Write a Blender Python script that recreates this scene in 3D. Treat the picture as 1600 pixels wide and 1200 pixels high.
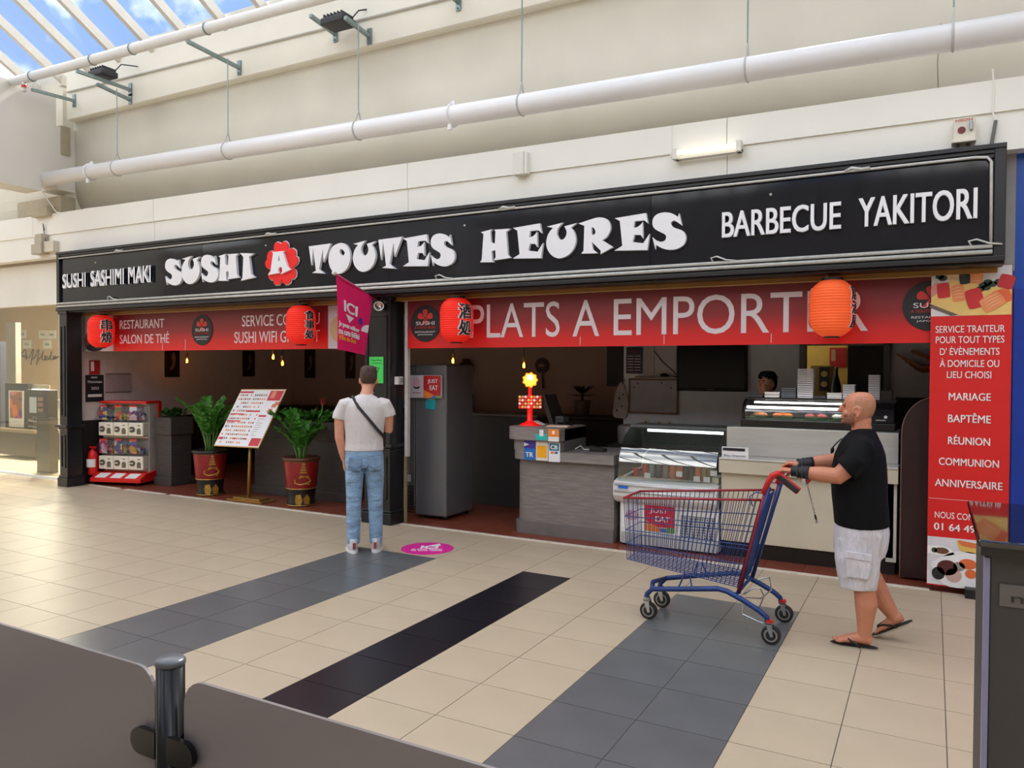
import bpy, bmesh, math, random
from math import sin, cos, pi, radians, sqrt, atan2, tan
from mathutils import Vector, Matrix
random.seed(7)
scene = bpy.context.scene
C = scene.collection
for o in list(bpy.data.objects): bpy.data.objects.remove(o)

# ------------------------------------------------------------------ camera
cd = bpy.data.cameras.new('camera'); cam = bpy.data.objects.new('camera', cd); C.objects.link(cam)
YAW, PITCH, ROLL = -0.5013, -0.0195, 0.0048
fw = Vector((sin(YAW)*cos(PITCH), cos(YAW)*cos(PITCH), sin(PITCH)))
ri = Vector((cos(YAW), -sin(YAW), 0)); up = ri.cross(fw)
r2 = ri*cos(ROLL)+up*sin(ROLL); u2 = up*cos(ROLL)-ri*sin(ROLL)
m = Matrix((r2, u2, -fw)).transposed().to_4x4(); m.translation = Vector((0, -6.919, 1.7405))
cam.matrix_world = m
cd.sensor_width = 36; cd.lens = 1199.18/1600*36; cd.clip_end = 200; cd.clip_start = .05
scene.camera = cam
# ------------------------------------------------------------------ sky, sun, exposure
w = bpy.data.worlds.new('sky'); scene.world = w; w.use_nodes = True
nt = w.node_tree; nt.nodes.clear(); N = nt.nodes.new; L = nt.links.new
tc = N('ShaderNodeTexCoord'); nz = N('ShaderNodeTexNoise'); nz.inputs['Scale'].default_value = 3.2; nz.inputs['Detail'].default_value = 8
mpn = N('ShaderNodeMapping'); mpn.inputs['Location'].default_value = (-3.656, 3.474, 2.638)  # offset keeps the visible patch blue; bright clouds added elsewhere for light
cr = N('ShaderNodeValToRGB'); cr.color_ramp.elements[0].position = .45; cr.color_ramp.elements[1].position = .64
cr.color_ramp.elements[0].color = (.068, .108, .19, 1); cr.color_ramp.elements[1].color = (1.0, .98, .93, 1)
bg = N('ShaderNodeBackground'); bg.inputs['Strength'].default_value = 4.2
wo = N('ShaderNodeOutputWorld')
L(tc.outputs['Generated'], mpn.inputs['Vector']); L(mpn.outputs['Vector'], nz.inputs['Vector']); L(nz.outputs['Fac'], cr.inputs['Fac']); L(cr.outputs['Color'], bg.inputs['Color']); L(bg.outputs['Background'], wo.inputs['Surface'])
sd = bpy.data.lights.new('sun', 'SUN'); sd.energy = 4; sd.angle = radians(1.5); sd.color = (1.0, .96, .88)
sun = bpy.data.objects.new('sun', sd); C.objects.link(sun)
sun.rotation_euler = Vector((-.12, -cos(radians(43)), -sin(radians(43)))).to_track_quat('-Z', 'Y').to_euler()
sun.location = (0, 12, 14)
vs = scene.view_settings
scene.display_settings.display_device = 'sRGB'
vs.view_transform = 'Standard'; vs.look = 'None'; vs.gamma = 1; vs.use_curve_mapping = False
vs.exposure = 0.42
scene.cycles.use_denoising = True
scene.cycles.max_bounces = 8; scene.cycles.diffuse_bounces = 5; scene.cycles.transparent_max_bounces = 12
scene.cycles.caustics_reflective = False; scene.cycles.caustics_refractive = False
scene.cycles.sample_clamp_indirect = 6

# ------------------------------------------------------------------ materials
def lin(c):
    return tuple(((x/255)/12.92 if x/255 <= .04045 else ((x/255+.055)/1.055)**2.4) for x in c[:3])+(1,)
MATS = {}
def mat(name, rgb, rough=.5, metal=0, var=.07, scale=9, bump=0, emit=0, ecol=None, spec=.5, stretch=None, detail=3, coat=0, transl=0, bd=.01):
    if name in MATS: return MATS[name]
    m = bpy.data.materials.new(name); m.use_nodes = True; t = m.node_tree; b = t.nodes['Principled BSDF']
    n = t.nodes.new
    c = lin(rgb)
    tcn = n('ShaderNodeTexCoord'); no = n('ShaderNodeTexNoise'); no.inputs['Scale'].default_value = scale; no.inputs['Detail'].default_value = detail
    src = tcn.outputs['Object']
    if stretch:
        mp = n('ShaderNodeMapping'); mp.inputs['Scale'].default_value = stretch; t.links.new(src, mp.inputs['Vector']); src = mp.outputs['Vector']
    t.links.new(src, no.inputs['Vector'])
    rp = n('ShaderNodeValToRGB'); rp.color_ramp.elements[0].position = .3; rp.color_ramp.elements[1].position = .7
    rp.color_ramp.elements[0].color = tuple(x*(1-var) for x in c[:3])+(1,)
    rp.color_ramp.elements[1].color = tuple(min(1, x*(1+var)) for x in c[:3])+(1,)
    t.links.new(no.outputs['Fac'], rp.inputs['Fac']); t.links.new(rp.outputs['Color'], b.inputs['Base Color'])
    b.inputs['Roughness'].default_value = rough; b.inputs['Metallic'].default_value = metal
    b.inputs['Specular IOR Level'].default_value = spec; b.inputs['Coat Weight'].default_value = coat
    if emit:
        b.inputs['Emission Color'].default_value = lin(ecol or rgb); b.inputs['Emission Strength'].default_value = emit
    if bump:
        bp = n('ShaderNodeBump'); bp.inputs['Strength'].default_value = bump; bp.inputs['Distance'].default_value = bd
        t.links.new(no.outputs['Fac'], bp.inputs['Height']); t.links.new(bp.outputs['Normal'], b.inputs['Normal'])
    if transl:
        tr = n('ShaderNodeBsdfTranslucent'); t.links.new(rp.outputs['Color'], tr.inputs['Color'])
        mx = n('ShaderNodeMixShader'); mx.inputs[0].default_value = transl
        t.links.new(b.outputs[0], mx.inputs[1]); t.links.new(tr.outputs[0], mx.inputs[2]); t.links.new(mx.outputs[0], t.nodes['Material Output'].inputs['Surface'])
    MATS[name] = m; return m
def glass(name, tint=(245, 250, 250), refl=.09, rough=.02):
    if name in MATS: return MATS[name]
    m = bpy.data.materials.new(name); m.use_nodes = True; t = m.node_tree; t.nodes.clear(); n = t.nodes.new
    tr = n('ShaderNodeBsdfTransparent'); tr.inputs['Color'].default_value = lin(tint)
    gl = n('ShaderNodeBsdfGlossy'); gl.inputs['Roughness'].default_value = rough
    fr = n('ShaderNodeLayerWeight'); fr.inputs['Blend'].default_value = .5
    pw_ = n('ShaderNodeMath'); pw_.operation = 'POWER'; pw_.inputs[1].default_value = 4
    ad = n('ShaderNodeMath'); ad.operation = 'MULTIPLY_ADD'; ad.inputs[1].default_value = .8; ad.inputs[2].default_value = refl; ad.use_clamp = True
    t.links.new(fr.outputs['Facing'], pw_.inputs[0])
    no = n('ShaderNodeTexNoise'); no.inputs['Scale'].default_value = 1.5
    bp = n('ShaderNodeBump'); bp.inputs['Strength'].default_value = .02; t.links.new(no.outputs['Fac'], bp.inputs['Height']); t.links.new(bp.outputs['Normal'], gl.inputs['Normal'])
    mx = n('ShaderNodeMixShader'); ou = n('ShaderNodeOutputMaterial')
    t.links.new(pw_.outputs[0], ad.inputs[0]); t.links.new(ad.outputs[0], mx.inputs[0]); t.links.new(tr.outputs[0], mx.inputs[1]); t.links.new(gl.outputs[0], mx.inputs[2]); t.links.new(mx.outputs[0], ou.inputs['Surface'])
    MATS[name] = m; return m
def voro(name, cols, scale, rough=.4, emit=0):
    """mottled many-coloured print or goods: voronoi cells through a stepped ramp"""
    if name in MATS: return MATS[name]
    m = bpy.data.materials.new(name); m.use_nodes = True; t = m.node_tree; b = t.nodes['Principled BSDF']; n = t.nodes.new
    tcn = n('ShaderNodeTexCoord'); vo = n('ShaderNodeTexVoronoi'); vo.inputs['Scale'].default_value = scale
    t.links.new(tcn.outputs['Object'], vo.inputs['Vector'])
    sp = n('ShaderNodeSeparateColor'); t.links.new(vo.outputs['Color'], sp.inputs[0])
    rp = n('ShaderNodeValToRGB'); rp.color_ramp.interpolation = 'CONSTANT'
    for i, c in enumerate(cols):
        e = rp.color_ramp.elements[i] if i < 2 else rp.color_ramp.elements.new(i/len(cols))
        e.position = i/len(cols); e.color = lin(c)
    t.links.new(sp.outputs[0], rp.inputs['Fac']); t.links.new(rp.outputs['Color'], b.inputs['Base Color']); b.inputs['Roughness'].default_value = rough
    MATS[name] = m; return m
def grad(name, stops, z0, z1, rough=.45):
    """print that runs through colours with height (object space z)"""
    if name in MATS: return MATS[name]
    m = bpy.data.materials.new(name); m.use_nodes = True; t = m.node_tree; b = t.nodes['Principled BSDF']; n = t.nodes.new
    tcn = n('ShaderNodeTexCoord'); sp = n('ShaderNodeSeparateXYZ'); t.links.new(tcn.outputs['Object'], sp.inputs[0])
    mr = n('ShaderNodeMapRange'); mr.inputs['From Min'].default_value = z0; mr.inputs['From Max'].default_value = z1; t.links.new(sp.outputs['Z'], mr.inputs['Value'])
    rp = n('ShaderNodeValToRGB')
    for i, (p, c) in enumerate(stops):
        e = rp.color_ramp.elements[i] if i < 2 else rp.color_ramp.elements.new(p)
        e.position = p; e.color = lin(c)
    t.links.new(mr.outputs[0], rp.inputs['Fac']); t.links.new(rp.outputs['Color'], b.inputs['Base Color']); b.inputs['Roughness'].default_value = rough
    MATS[name] = m; return m

# ------------------------------------------------------------------ mesh helpers
def V(*a): return Vector(a)
def frame(d):
    d = d.normalized(); a = V(0, 0, 1) if abs(d.z) < .9 else V(1, 0, 0)
    x = d.cross(a).normalized(); return x, d.cross(x).normalized(), d
class MB:
    def __init__(s): s.v = []; s.f = []
    def add(s, vs, fs):
        k = len(s.v); s.v += [tuple(p) for p in vs]; s.f += [tuple(i+k for i in f) for f in fs]; return s
    def box(s, x0, x1, y0, y1, z0, z1):
        return s.add([(x0,y0,z0),(x1,y0,z0),(x1,y1,z0),(x0,y1,z0),(x0,y0,z1),(x1,y0,z1),(x1,y1,z1),(x0,y1,z1)],
                     [(3,2,1,0),(4,5,6,7),(0,1,5,4),(1,2,6,5),(2,3,7,6),(3,0,4,7)])
    def obox(s, c, sz, R):
        k = len(s.v); s.box(-sz[0]/2, sz[0]/2, -sz[1]/2, sz[1]/2, -sz[2]/2, sz[2]/2)
        for i in range(k, len(s.v)): s.v[i] = tuple(V(*c)+R @ V(*s.v[i]))
        return s
    def bar(s, a, b, wd, ht):
        a, b = V(*a), V(*b); x, y, d = frame(b-a)
        return s.obox((a+b)/2, (wd, ht, (b-a).length), Matrix((x, y, d)).transposed())
    def loft(s, rings, cap=True, closed=True):
        n = len(rings[0]); k = len(s.v)
        for r in rings: s.v += [tuple(p) for p in r]
        for i in range(len(rings)-1):
            for j in range(n if closed else n-1):
                a = k+i*n+j; b = k+i*n+(j+1) % n; s.f.append((a, b, b+n, a+n))
        if cap:
            s.f.append(tuple(k+j for j in reversed(range(n)))); e = k+(len(rings)-1)*n; s.f.append(tuple(e+j for j in range(n)))
        return s
    def tube(s, path, r, n=8, closed=False):
        P = [V(*p) for p in path]; m = len(P); R = r if isinstance(r, (list, tuple)) else [r]*m
        rings = []; px = None
        for i, p in enumerate(P):
            if closed: d = P[(i+1) % m]-P[i-1]
            else: d = P[min(i+1, m-1)]-P[max(i-1, 0)]
            d = d.normalized()
            if px is None: px, py, _ = frame(d)
            else:
                px = (px-d*px.dot(d)).normalized(); py = d.cross(px)
            q = R[i] if isinstance(R[i], (list, tuple)) else (R[i], R[i])
            rings.append([p+px*cos(2*pi*j/n)*q[0]+py*sin(2*pi*j/n)*q[1] for j in range(n)])
        if closed: rings.append(rings[0]); return s.loft(rings, cap=False)
        return s.loft(rings)
    def lathe(s, prof, c=(0, 0, 0), n=20, cap=True, sx=1, sy=1):
        return s.loft([[(c[0]+r*cos(2*pi*j/n)*sx, c[1]+r*sin(2*pi*j/n)*sy, c[2]+z) for j in range(n)] for r, z in prof], cap)
    def cyl(s, a, b, r, r1=None, n=12): return s.tube([a, b], [r, r if r1 is None else r1], n)
    def ball(s, c, r, n=12, m=8):
        r = r if isinstance(r, (tuple, list)) else (r, r, r)
        return s.loft([[(c[0]+r[0]*sin(t)*cos(2*pi*j/n), c[1]+r[1]*sin(t)*sin(2*pi*j/n), c[2]+r[2]*cos(t)) for j in range(n)] for t in [pi-(.03+(pi-.06)*i/m) for i in range(m+1)]])
    def quad(s, a, b, c, d): return s.add([a, b, c, d], [(0, 1, 2, 3)])
    def prism(s, pts, f0, f1):
        """2-D outline swept between two placement functions"""
        return s.loft([[f0(*p) for p in pts], [f1(*p) for p in pts]])
    def build(s, name, material, parent=None, smooth=False, bevel=0, local=False, seg=2, kind=None):
        me = bpy.data.meshes.new(name); vs = s.v; org = V(0, 0, 0)
        if parent is not None:
            if not local: org = V(*ORI[parent.name])
        else:
            xs = [p[0] for p in vs]; ys = [p[1] for p in vs]; zs = [p[2] for p in vs]
            org = V((min(xs)+max(xs))/2, (min(ys)+max(ys))/2, min(zs))
        me.from_pydata([(p[0]-org.x, p[1]-org.y, p[2]-org.z) for p in vs], [], s.f)
        return link(name, me, material, parent, org, smooth, bevel, seg, kind)
ORI = {}
def link(name, me, material, parent=None, org=(0, 0, 0), smooth=False, bevel=0, seg=2, kind=None):
    me.materials.clear(); me.materials.append(material)
    if smooth:
        for p in me.polygons: p.use_smooth = True
    o = bpy.data.objects.new(name, me); C.objects.link(o)
    if parent is not None: o.parent = parent; ORI[o.name] = ORI[parent.name]
    else: o.location = org; ORI[o.name] = tuple(org)
    if bevel:
        b = o.modifiers.new('bevel', 'BEVEL'); b.width = bevel; b.segments = seg; b.limit_method = 'ANGLE'; b.angle_limit = radians(35)
    if kind: o['kind'] = kind
    return o
def thing(name, label, cat, loc=(0, 0, 0), rotz=0, group=None):
    o = bpy.data.objects.new(name, None); C.objects.link(o); o.location = loc; o.rotation_euler = (0, 0, rotz)
    o.empty_display_size = .1; ORI[o.name] = tuple(loc)
    o['label'] = label; o['category'] = cat
    if group: o['group'] = group
    return o
def tag(o, label, cat, group=None):
    o['label'] = label; o['category'] = cat
    if group: o['group'] = group
    return o
def struct(o, label=None):
    o['kind'] = 'structure'
    if label: o['label'] = label
    return o
def room(name, label, loc=(0, 0, 0)):
    o = bpy.data.objects.new(name, None); C.objects.link(o); o.location = loc; ORI[o.name] = tuple(loc); o['kind'] = 'structure'; o['label'] = label; return o
def dup(root, loc, rotz=None, **props):
    def cp(o, par):
        c = o.copy(); C.objects.link(c); c.parent = par
        for ch in list(o.children): cp(ch, c)
        return c
    r = cp(root, None); r.location = loc; ORI[r.name] = tuple(loc)
    if rotz is not None: r.rotation_euler = (0, 0, rotz)
    for k, v in props.items(): r[k] = v
    return r
def bx(name, material, parent, x0, x1, y0, y1, z0, z1, bevel=0, **k):
    return MB().box(x0, x1, y0, y1, z0, z1).build(name, material, parent, bevel=bevel, **k)
# flat shapes (letters, prints) laid on any plane: O lower-left, ux reading direction, uy up
TXT = {}
def text_data(body, bold=0, ext=.0):
    k = body
    if k not in TXT:
        c = bpy.data.curves.new('t', 'FONT'); c.body = body; c.extrude = .5; c.align_x = 'CENTER'; c.resolution_u = 4; c.space_line = .95
        o = bpy.data.objects.new('t', c); C.objects.link(o)
        me = bpy.data.meshes.new_from_object(o.evaluated_get(bpy.context.evaluated_depsgraph_get()))
        vs = [tuple(v.co) for v in me.vertices]; fs = [tuple(p.vertices) for p in me.polygons]
        bpy.data.objects.remove(o); bpy.data.curves.remove(c); bpy.data.meshes.remove(me)
        xs = [v[0] for v in vs]; ys = [v[1] for v in vs]
        x0, x1, y0, y1 = min(xs), max(xs), min(ys), max(ys)
        TXT[k] = ([((v[0]-x0)/(x1-x0), (v[1]-y0)/(y1-y0), v[2]) for v in vs], fs)
    return TXT[k]
XF = V(1, 0, 0); ZF = V(0, 0, 1)
def text(body, material, parent, O, wd, ht, ux=XF, uy=ZF, ext=.004, bold=0, name='lettering', shear=0, mapf=None, mb=None, ar=None):
    vs, fs = text_data(body); n = ux.cross(uy); O = V(*O); b = mb or MB(); e = bold*1.3
    nl = body.count(chr(10))+1; ar = ar or (wd/ht if not mapf else 1.0)
    for ci, (dx, dy) in enumerate([(0, 0)] if not bold else [(-e/ar, -e*.5), (e/ar, -e*.5), (-e/ar, e*.5), (e/ar, e*.5)]):
        zo = ci*.0007
        q = [((x-.5)*(1-2*e/ar)+.5+dx, (y-.5)*(1-e)+.5+dy, z) for x, y, z in vs]
        b.add([mapf(x, y, z+ci*.25) for x, y, z in q] if mapf else [O+ux*((x+shear*y)*wd)+uy*(y*ht)+n*((z+.5)*ext+zo) for x, y, z in q], fs)
    return b if mb else b.build(name, material, parent)
def loops_data(loops):
    c = bpy.data.curves.new('s', 'CURVE'); c.dimensions = '2D'; c.fill_mode = 'BOTH'; c.extrude = .5
    for l in loops:
        sp = c.splines.new('POLY'); sp.points.add(len(l)-1); sp.use_cyclic_u = True
        for i, p in enumerate(l): sp.points[i].co = (p[0], p[1], 0, 1)
    o = bpy.data.objects.new('s', c); C.objects.link(o)
    me = bpy.data.meshes.new_from_object(o.evaluated_get(bpy.context.evaluated_depsgraph_get()))
    r = ([tuple(v.co) for v in me.vertices], [tuple(p.vertices) for p in me.polygons])
    bpy.data.objects.remove(o); bpy.data.curves.remove(c); bpy.data.meshes.remove(me); return r
def smoothloop(l, lim=50):
    """Catmull-Rom rounding of shallow corners; sharp corners stay"""
    n = len(l); out = []
    def ang(i):
        a = (l[i][0]-l[i-1][0], l[i][1]-l[i-1][1]); b = (l[(i+1) % n][0]-l[i][0], l[(i+1) % n][1]-l[i][1])
        return abs(math.degrees(math.atan2(a[0]*b[1]-a[1]*b[0], a[0]*b[0]+a[1]*b[1])))
    sh = [ang(i) > lim for i in range(n)]
    for i in range(n):
        p0, p1, p2, p3 = l[i-1], l[i], l[(i+1) % n], l[(i+2) % n]
        if sh[i]: p0 = p1
        if sh[(i+1) % n]: p3 = p2
        for t in (0, .25, .5, .75):
            out.append(tuple(.5*((2*p1[k])+(-p0[k]+p2[k])*t+(2*p0[k]-5*p1[k]+4*p2[k]-p3[k])*t*t+(-p0[k]+3*p1[k]-3*p2[k]+p3[k])*t**3) for k in (0, 1)))
    return out
def flat(loops, material, parent, O=(0, 0, 0), ux=XF, uy=ZF, sx=1, sy=1, ext=.004, name='print', mb=None):
    vs, fs = loops_data(loops); n = ux.cross(uy); O = V(*O); b = mb or MB()
    b.add([O+ux*(x*sx)+uy*(y*sy)+n*((z+.5)*ext) for x, y, z in vs], fs)
    return b if mb else b.build(name, material, parent)
def disc(cx, cy, rx, ry=None, n=28): return [(cx+rx*cos(2*pi*i/n), cy+(ry or rx)*sin(2*pi*i/n)) for i in range(n)]
def rect(x0, x1, y0, y1): return [(x0, y0), (x1, y0), (x1, y1), (x0, y1)]
def remesh(name, mb, material, parent, voxel=.008, it=6, fac=.5, local=False, org=None):
    me = bpy.data.meshes.new('tmp'); me.from_pydata(mb.v, [], mb.f); me.update()
    bm = bmesh.new(); bm.from_mesh(me); bmesh.ops.recalc_face_normals(bm, faces=bm.faces); bm.to_mesh(me); bm.free()
    o = bpy.data.objects.new('tmp', me); C.objects.link(o)
    r = o.modifiers.new('r', 'REMESH'); r.mode = 'VOXEL'; r.voxel_size = voxel
    s = o.modifiers.new('s', 'SMOOTH'); s.iterations = it; s.factor = fac
    me2 = bpy.data.meshes.new_from_object(o.evaluated_get(bpy.context.evaluated_depsgraph_get()))
    bpy.data.objects.remove(o); bpy.data.meshes.remove(me); me2.name = name
    if parent is not None and not local: me2.transform(Matrix.Translation(-V(*ORI[parent.name])))
    elif org is not None: me2.transform(Matrix.Translation(-V(*org)))
    return link(name, me2, material, parent, org or (0, 0, 0), smooth=True)

# ================================================================== the mall floor
TX0, TY0, TSX, TSY = -3.96945, -2.421135, .45, .440775
m_beige = mat('beige_tile', (188, 170, 145), .4, var=.05, spec=.3, scale=2.3, detail=6)
m_grey = mat('grey_tile', (98, 98, 99), .3, var=.10, scale=3, detail=7)
m_black = mat('black_tile', (23, 24, 31), .3, var=.12, scale=4, detail=6)
m_grout = mat('grout', (104, 92, 80), .8)
floor = struct(MB().box(-26, 9, -14, 0, -.06, -.003).build('floor', m_grout), 'beige tiled mall floor with grey and black tile stripes')
def in_view(x, y, z=0):
    d = V(x, y, z)-m.translation; k = d.dot(fw)
    if k < .4: return None
    px = 800+1199.18*d.dot(r2)/k; py = 600-1199.18*d.dot(u2)/k
    return k if -40 < px < 1640 and -40 < py < 1260 else None
def tile_mesh(nm, sx, sy):
    b = MB().box(-sx/2, sx/2, -sy/2, sy/2, -.012, 0); me = bpy.data.meshes.new(nm); me.from_pydata(b.v, [], b.f); return me
tm = {k: tile_mesh('tile_'+k, TSX-.005, TSY-.005) for k in ('beige', 'grey', 'black')}
for k, mm in (('beige', m_beige), ('grey', m_grey), ('black', m_black)): tm[k].materials.append(mm)
cells = []
for i in range(-47, 27):
    for r in range(-6, 26):
        xa = TX0+i*TSX; yb = TY0-r*TSY; ya = yb-TSY
        if r == -6: yb = 0
        if yb-ya < .02: continue
        k = 'beige'
        if r >= -3:
            if i == 2: k = 'black'
            if i in (5, 6) or i in (-2, -1): k = 'grey'
        cx, cy = xa+TSX/2, (ya+yb)/2
        d = in_view(cx, cy)
        cells.append((d if d and r > -6 else 999, cx, cy, yb-ya, k))
cells.sort()
rest = {'beige': MB(), 'grey': MB(), 'black': MB()}
for n, (d, cx, cy, dy, k) in enumerate(cells):
    if n < 300 and d < 900:
        o = bpy.data.objects.new('tile', tm[k]); C.objects.link(o); o.parent = floor
        o.location = (cx-ORI['floor'][0], cy-ORI['floor'][1], -ORI['floor'][2])
    else: rest[k].box(cx-TSX/2+.0025, cx+TSX/2-.0025, cy-dy/2+.0025, cy+dy/2-.0025, -.012, 0)
for k, mm in (('beige', m_beige), ('grey', m_grey), ('black', m_black)): rest[k].build('tile_field', mm, floor, kind='stuff')
# red-brown shop floor
m_red = mat('red_quarry_tile', (124, 62, 44), .38, var=.16, scale=3, detail=6)
sfl = struct(MB().box(-11.2, .6, 0, 5.2, -.06, -.003).build('floor_shop', mat('red_grout', (70, 36, 28), .8)), 'red brown tiled floor inside the restaurant')
rt = tile_mesh('red_tile', .326, .326); rt.materials.append(m_red); rb = MB()
for i in range(36):
    for j in range(16):
        cx, cy = -11.2+.165+i*.33, .165+j*.33
        if j < 5:
            o = bpy.data.objects.new('tile', rt); C.objects.link(o); o.parent = sfl; o.location = (cx-ORI['floor_shop'][0], cy-ORI['floor_shop'][1], -ORI['floor_shop'][2])
        else: rb.box(cx-.163, cx+.163, cy-.163, cy+.163, -.012, 0)
rb.build('tile_field', m_red, sfl, kind='stuff')
m_white = mat('white_paint', (226, 223, 214), .55, var=.03, scale=2)
th = MB()
for a, b in ((-10.9, -10.2), (-10.05, -9.2), (-9.1, -5.7), (-5.2, .0)): th.box(a, b, -.03, .025, 0, .007)
struct(th.build('trim_threshold', mat('worn_white_strip', (222, 212, 196), .5, var=.1, scale=14)), 'worn white threshold strip along the shop front')

# ================================================================== upper walls, beam, skylight
m_wall = mat('cream_plaster', (214, 209, 194), .8, var=.045, scale=1.6, detail=7, bump=.04)
m_beam = mat('cream_beam', (230, 226, 212), .7, var=.035, scale=1.3, detail=5)
prof = [(.12, 6.3), (.12, 4.55), (.13, 4.42), (.16, 4.28), (.22, 4.14), (.31, 4.0), (.42, 3.9), (.6, 3.85), (.6, 6.3)]
MB().prism(prof, lambda y, z: (-11.42, y, z), lambda y, z: (9, y, z)).build('wall_upper', m_wall, smooth=False); struct(bpy.data.objects['wall_upper'], 'cream upper wall curving in above the fascia')
for p in bpy.data.objects['wall_upper'].data.polygons: p.use_smooth = len(p.vertices) == 4
struct(MB().prism(prof, lambda y, z: (-26, y, z), lambda y, z: (-11.7, y, z)).build('wall_upper_far', m_wall), 'cream upper wall beyond the cross wall')
bm_ = MB(); bm_.prism([(0, 5.40), (.02, 5.39), (.14, 5.39), (.14, 6.25), (0, 6.25)], lambda y, z: (-11.4, y, z+.035), lambda y, z: (9, y, z-.06))
struct(bm_.build('trim_beam', m_beam), 'cream ledge beam below the skylight')
# cross wall on the left
cw = MB(); cw.box(-11.8, -11.4, -13, -.38, 4.3, 5.76); cw.box(-11.8, -11.4, -.38, -.16, 4.52, 5.76); cw.box(-11.8, -11.4, -.16, .12, 4.37, 5.3)
struct(cw.build('wall_left', mat('grey_white_wall', (220, 215, 206), .7, var=.03, scale=1.2)), 'off-white cross wall hanging on the left with a pipe hole')
struct(MB().box(-11.55, -11.38, -.1, .04, 4.9, 5.32).build('trim_corbel', mat('olive_corbel', (168, 158, 132), .7)), 'olive corbel block where the beam meets the cross wall')
struct(MB().box(-12.5, -11.36, -.12, .1, 4.05, 4.28).box(-11.9, -11.5, -.25, .0, 3.98, 4.12).build('trim_bracket', mat('olive_bracket', (176, 165, 142), .7)), 'olive beam stub under the cross wall')
# fascia in two overlapping bands with joints
m_fas = mat('fascia_panel', (238, 236, 228), .5, var=.025, scale=1.1)
fas = room('trim_fascia', 'off-white metal fascia in two overlapping bands', (-3, -.12, 3.3))
xs = [-26, -17.5, -12.0, -9.2, -5.0, -1.59, 2.4, 9]
def top(x): return 3.955-.0095*(x+5)
def stp(x): return 3.685-.0037*(x+5)
for a, b in zip(xs, xs[1:]):
    a += .003; b -= .003
    MB().add([(a,-.17,stp(a)),(b,-.17,stp(b)),(b,.05,stp(b)),(a,.05,stp(a)),(a,-.17,top(a)),(b,-.17,top(b)),(b,.05,top(b)),(a,.05,top(a))],
             [(3,2,1,0),(4,5,6,7),(0,1,5,4),(1,2,6,5),(2,3,7,6),(3,0,4,7)]).build('upper_panel', m_fas, fas)
    MB().add([(a,-.15,3.38),(b,-.15,3.38),(b,.05,3.38),(a,.05,3.38),(a,-.15,stp(a)),(b,-.15,stp(b)),(b,.05,stp(b)),(a,.05,stp(a))],
             [(3,2,1,0),(4,5,6,7),(0,1,5,4),(1,2,6,5),(2,3,7,6),(3,0,4,7)]).build('lower_panel', m_fas, fas)
struct(MB().box(-26, 9, .04, .12, 2.7, 3.96).build('wall_front', m_white), 'wall behind the shop sign')
# skylight: two slopes of rafters and panes over the nave
sky = room('window_1', 'sloping glass skylight with cream rafters', (-5, -6.4, 6.1))
m_raf = mat('rafter_cream', (205, 199, 188), .5, var=.03)
m_pane = glass('skylight_glass', (250, 252, 255), .06)
SL = tan(radians(31)); yr, zr = -6.45, 6.1+SL*6.55
def raf(b, x):
    y0, z0 = .1, 6.1
    for (ya, za), (yb, zb) in (((y0, z0), (yr, zr)), ((-13.0, z0), (yr, zr))):
        b.add([(x-.035,ya,za-.11),(x+.035,ya,za-.11),(x+.035,ya,za+.03),(x-.035,ya,za+.03),(x-.035,yb,zb-.11),(x+.035,yb,zb-.11),(x+.035,yb,zb+.03),(x-.035,yb,zb+.03)],
              [(3,2,1,0),(4,5,6,7),(0,1,5,4),(1,2,6,5),(2,3,7,6),(3,0,4,7)])
rx = [-6.547-.722*i for i in range(-22, 16)]
farr = MB(); farp = MB()
for i, x in enumerate(rx):
    near = -12.6 < x < -4
    if near:
        q = MB(); raf(q, x); q.build('rafter', m_raf, sky)
        MB().box(x-.06, x+.06, .03, .13, 5.985, 6.0).box(x+.03, x+.045, .02, .13, 5.99, 6.13).build('foot_plate', m_raf, sky)
    else: raf(farr, x)
    pp = MB() if near else farp
    pp.box(x+.03, x+.692, 0, 0.01, 0, .01) if False else None
    for (ya, yb) in ((.12, yr), (-13.02, yr)):
        pp.add([(x+.03,ya,6.125),(x+.692,ya,6.125),(x+.692,yb,zr+.02),(x+.03,yb,zr+.02)], [(0, 1, 2, 3)])
    if near: pp.build('pane', m_pane, sky)
farr.build('rafter_row', m_raf, sky, kind='stuff'); farp.build('pane_row', m_pane, sky, kind='stuff')
MB().box(-26, 9, yr-.08, yr+.08, zr-.16, zr+.02).build('ridge', m_raf, sky)
# far side of the mall behind the viewer
struct(MB().box(-26, 9, -13.4, -13.0, 0, 6.2).build('wall_opposite', mat('opposite_wall', (120, 110, 100), .7)), 'plain wall on the other side of the mall')
struct(MB().box(8.8, 9.2, -13.4, .1, 0, 9.5).build('wall_right', m_wall), 'end wall of the mall')
struct(MB().box(-26.4, -26, -13.4, .1, 0, 9.5).build('wall_far_left', m_wall), 'far end wall of the mall')
struct(MB().box(-26, 9, .55, 8, 6.0, 6.3).build('ceiling_roof', m_wall), 'flat roof above the shops')

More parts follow.
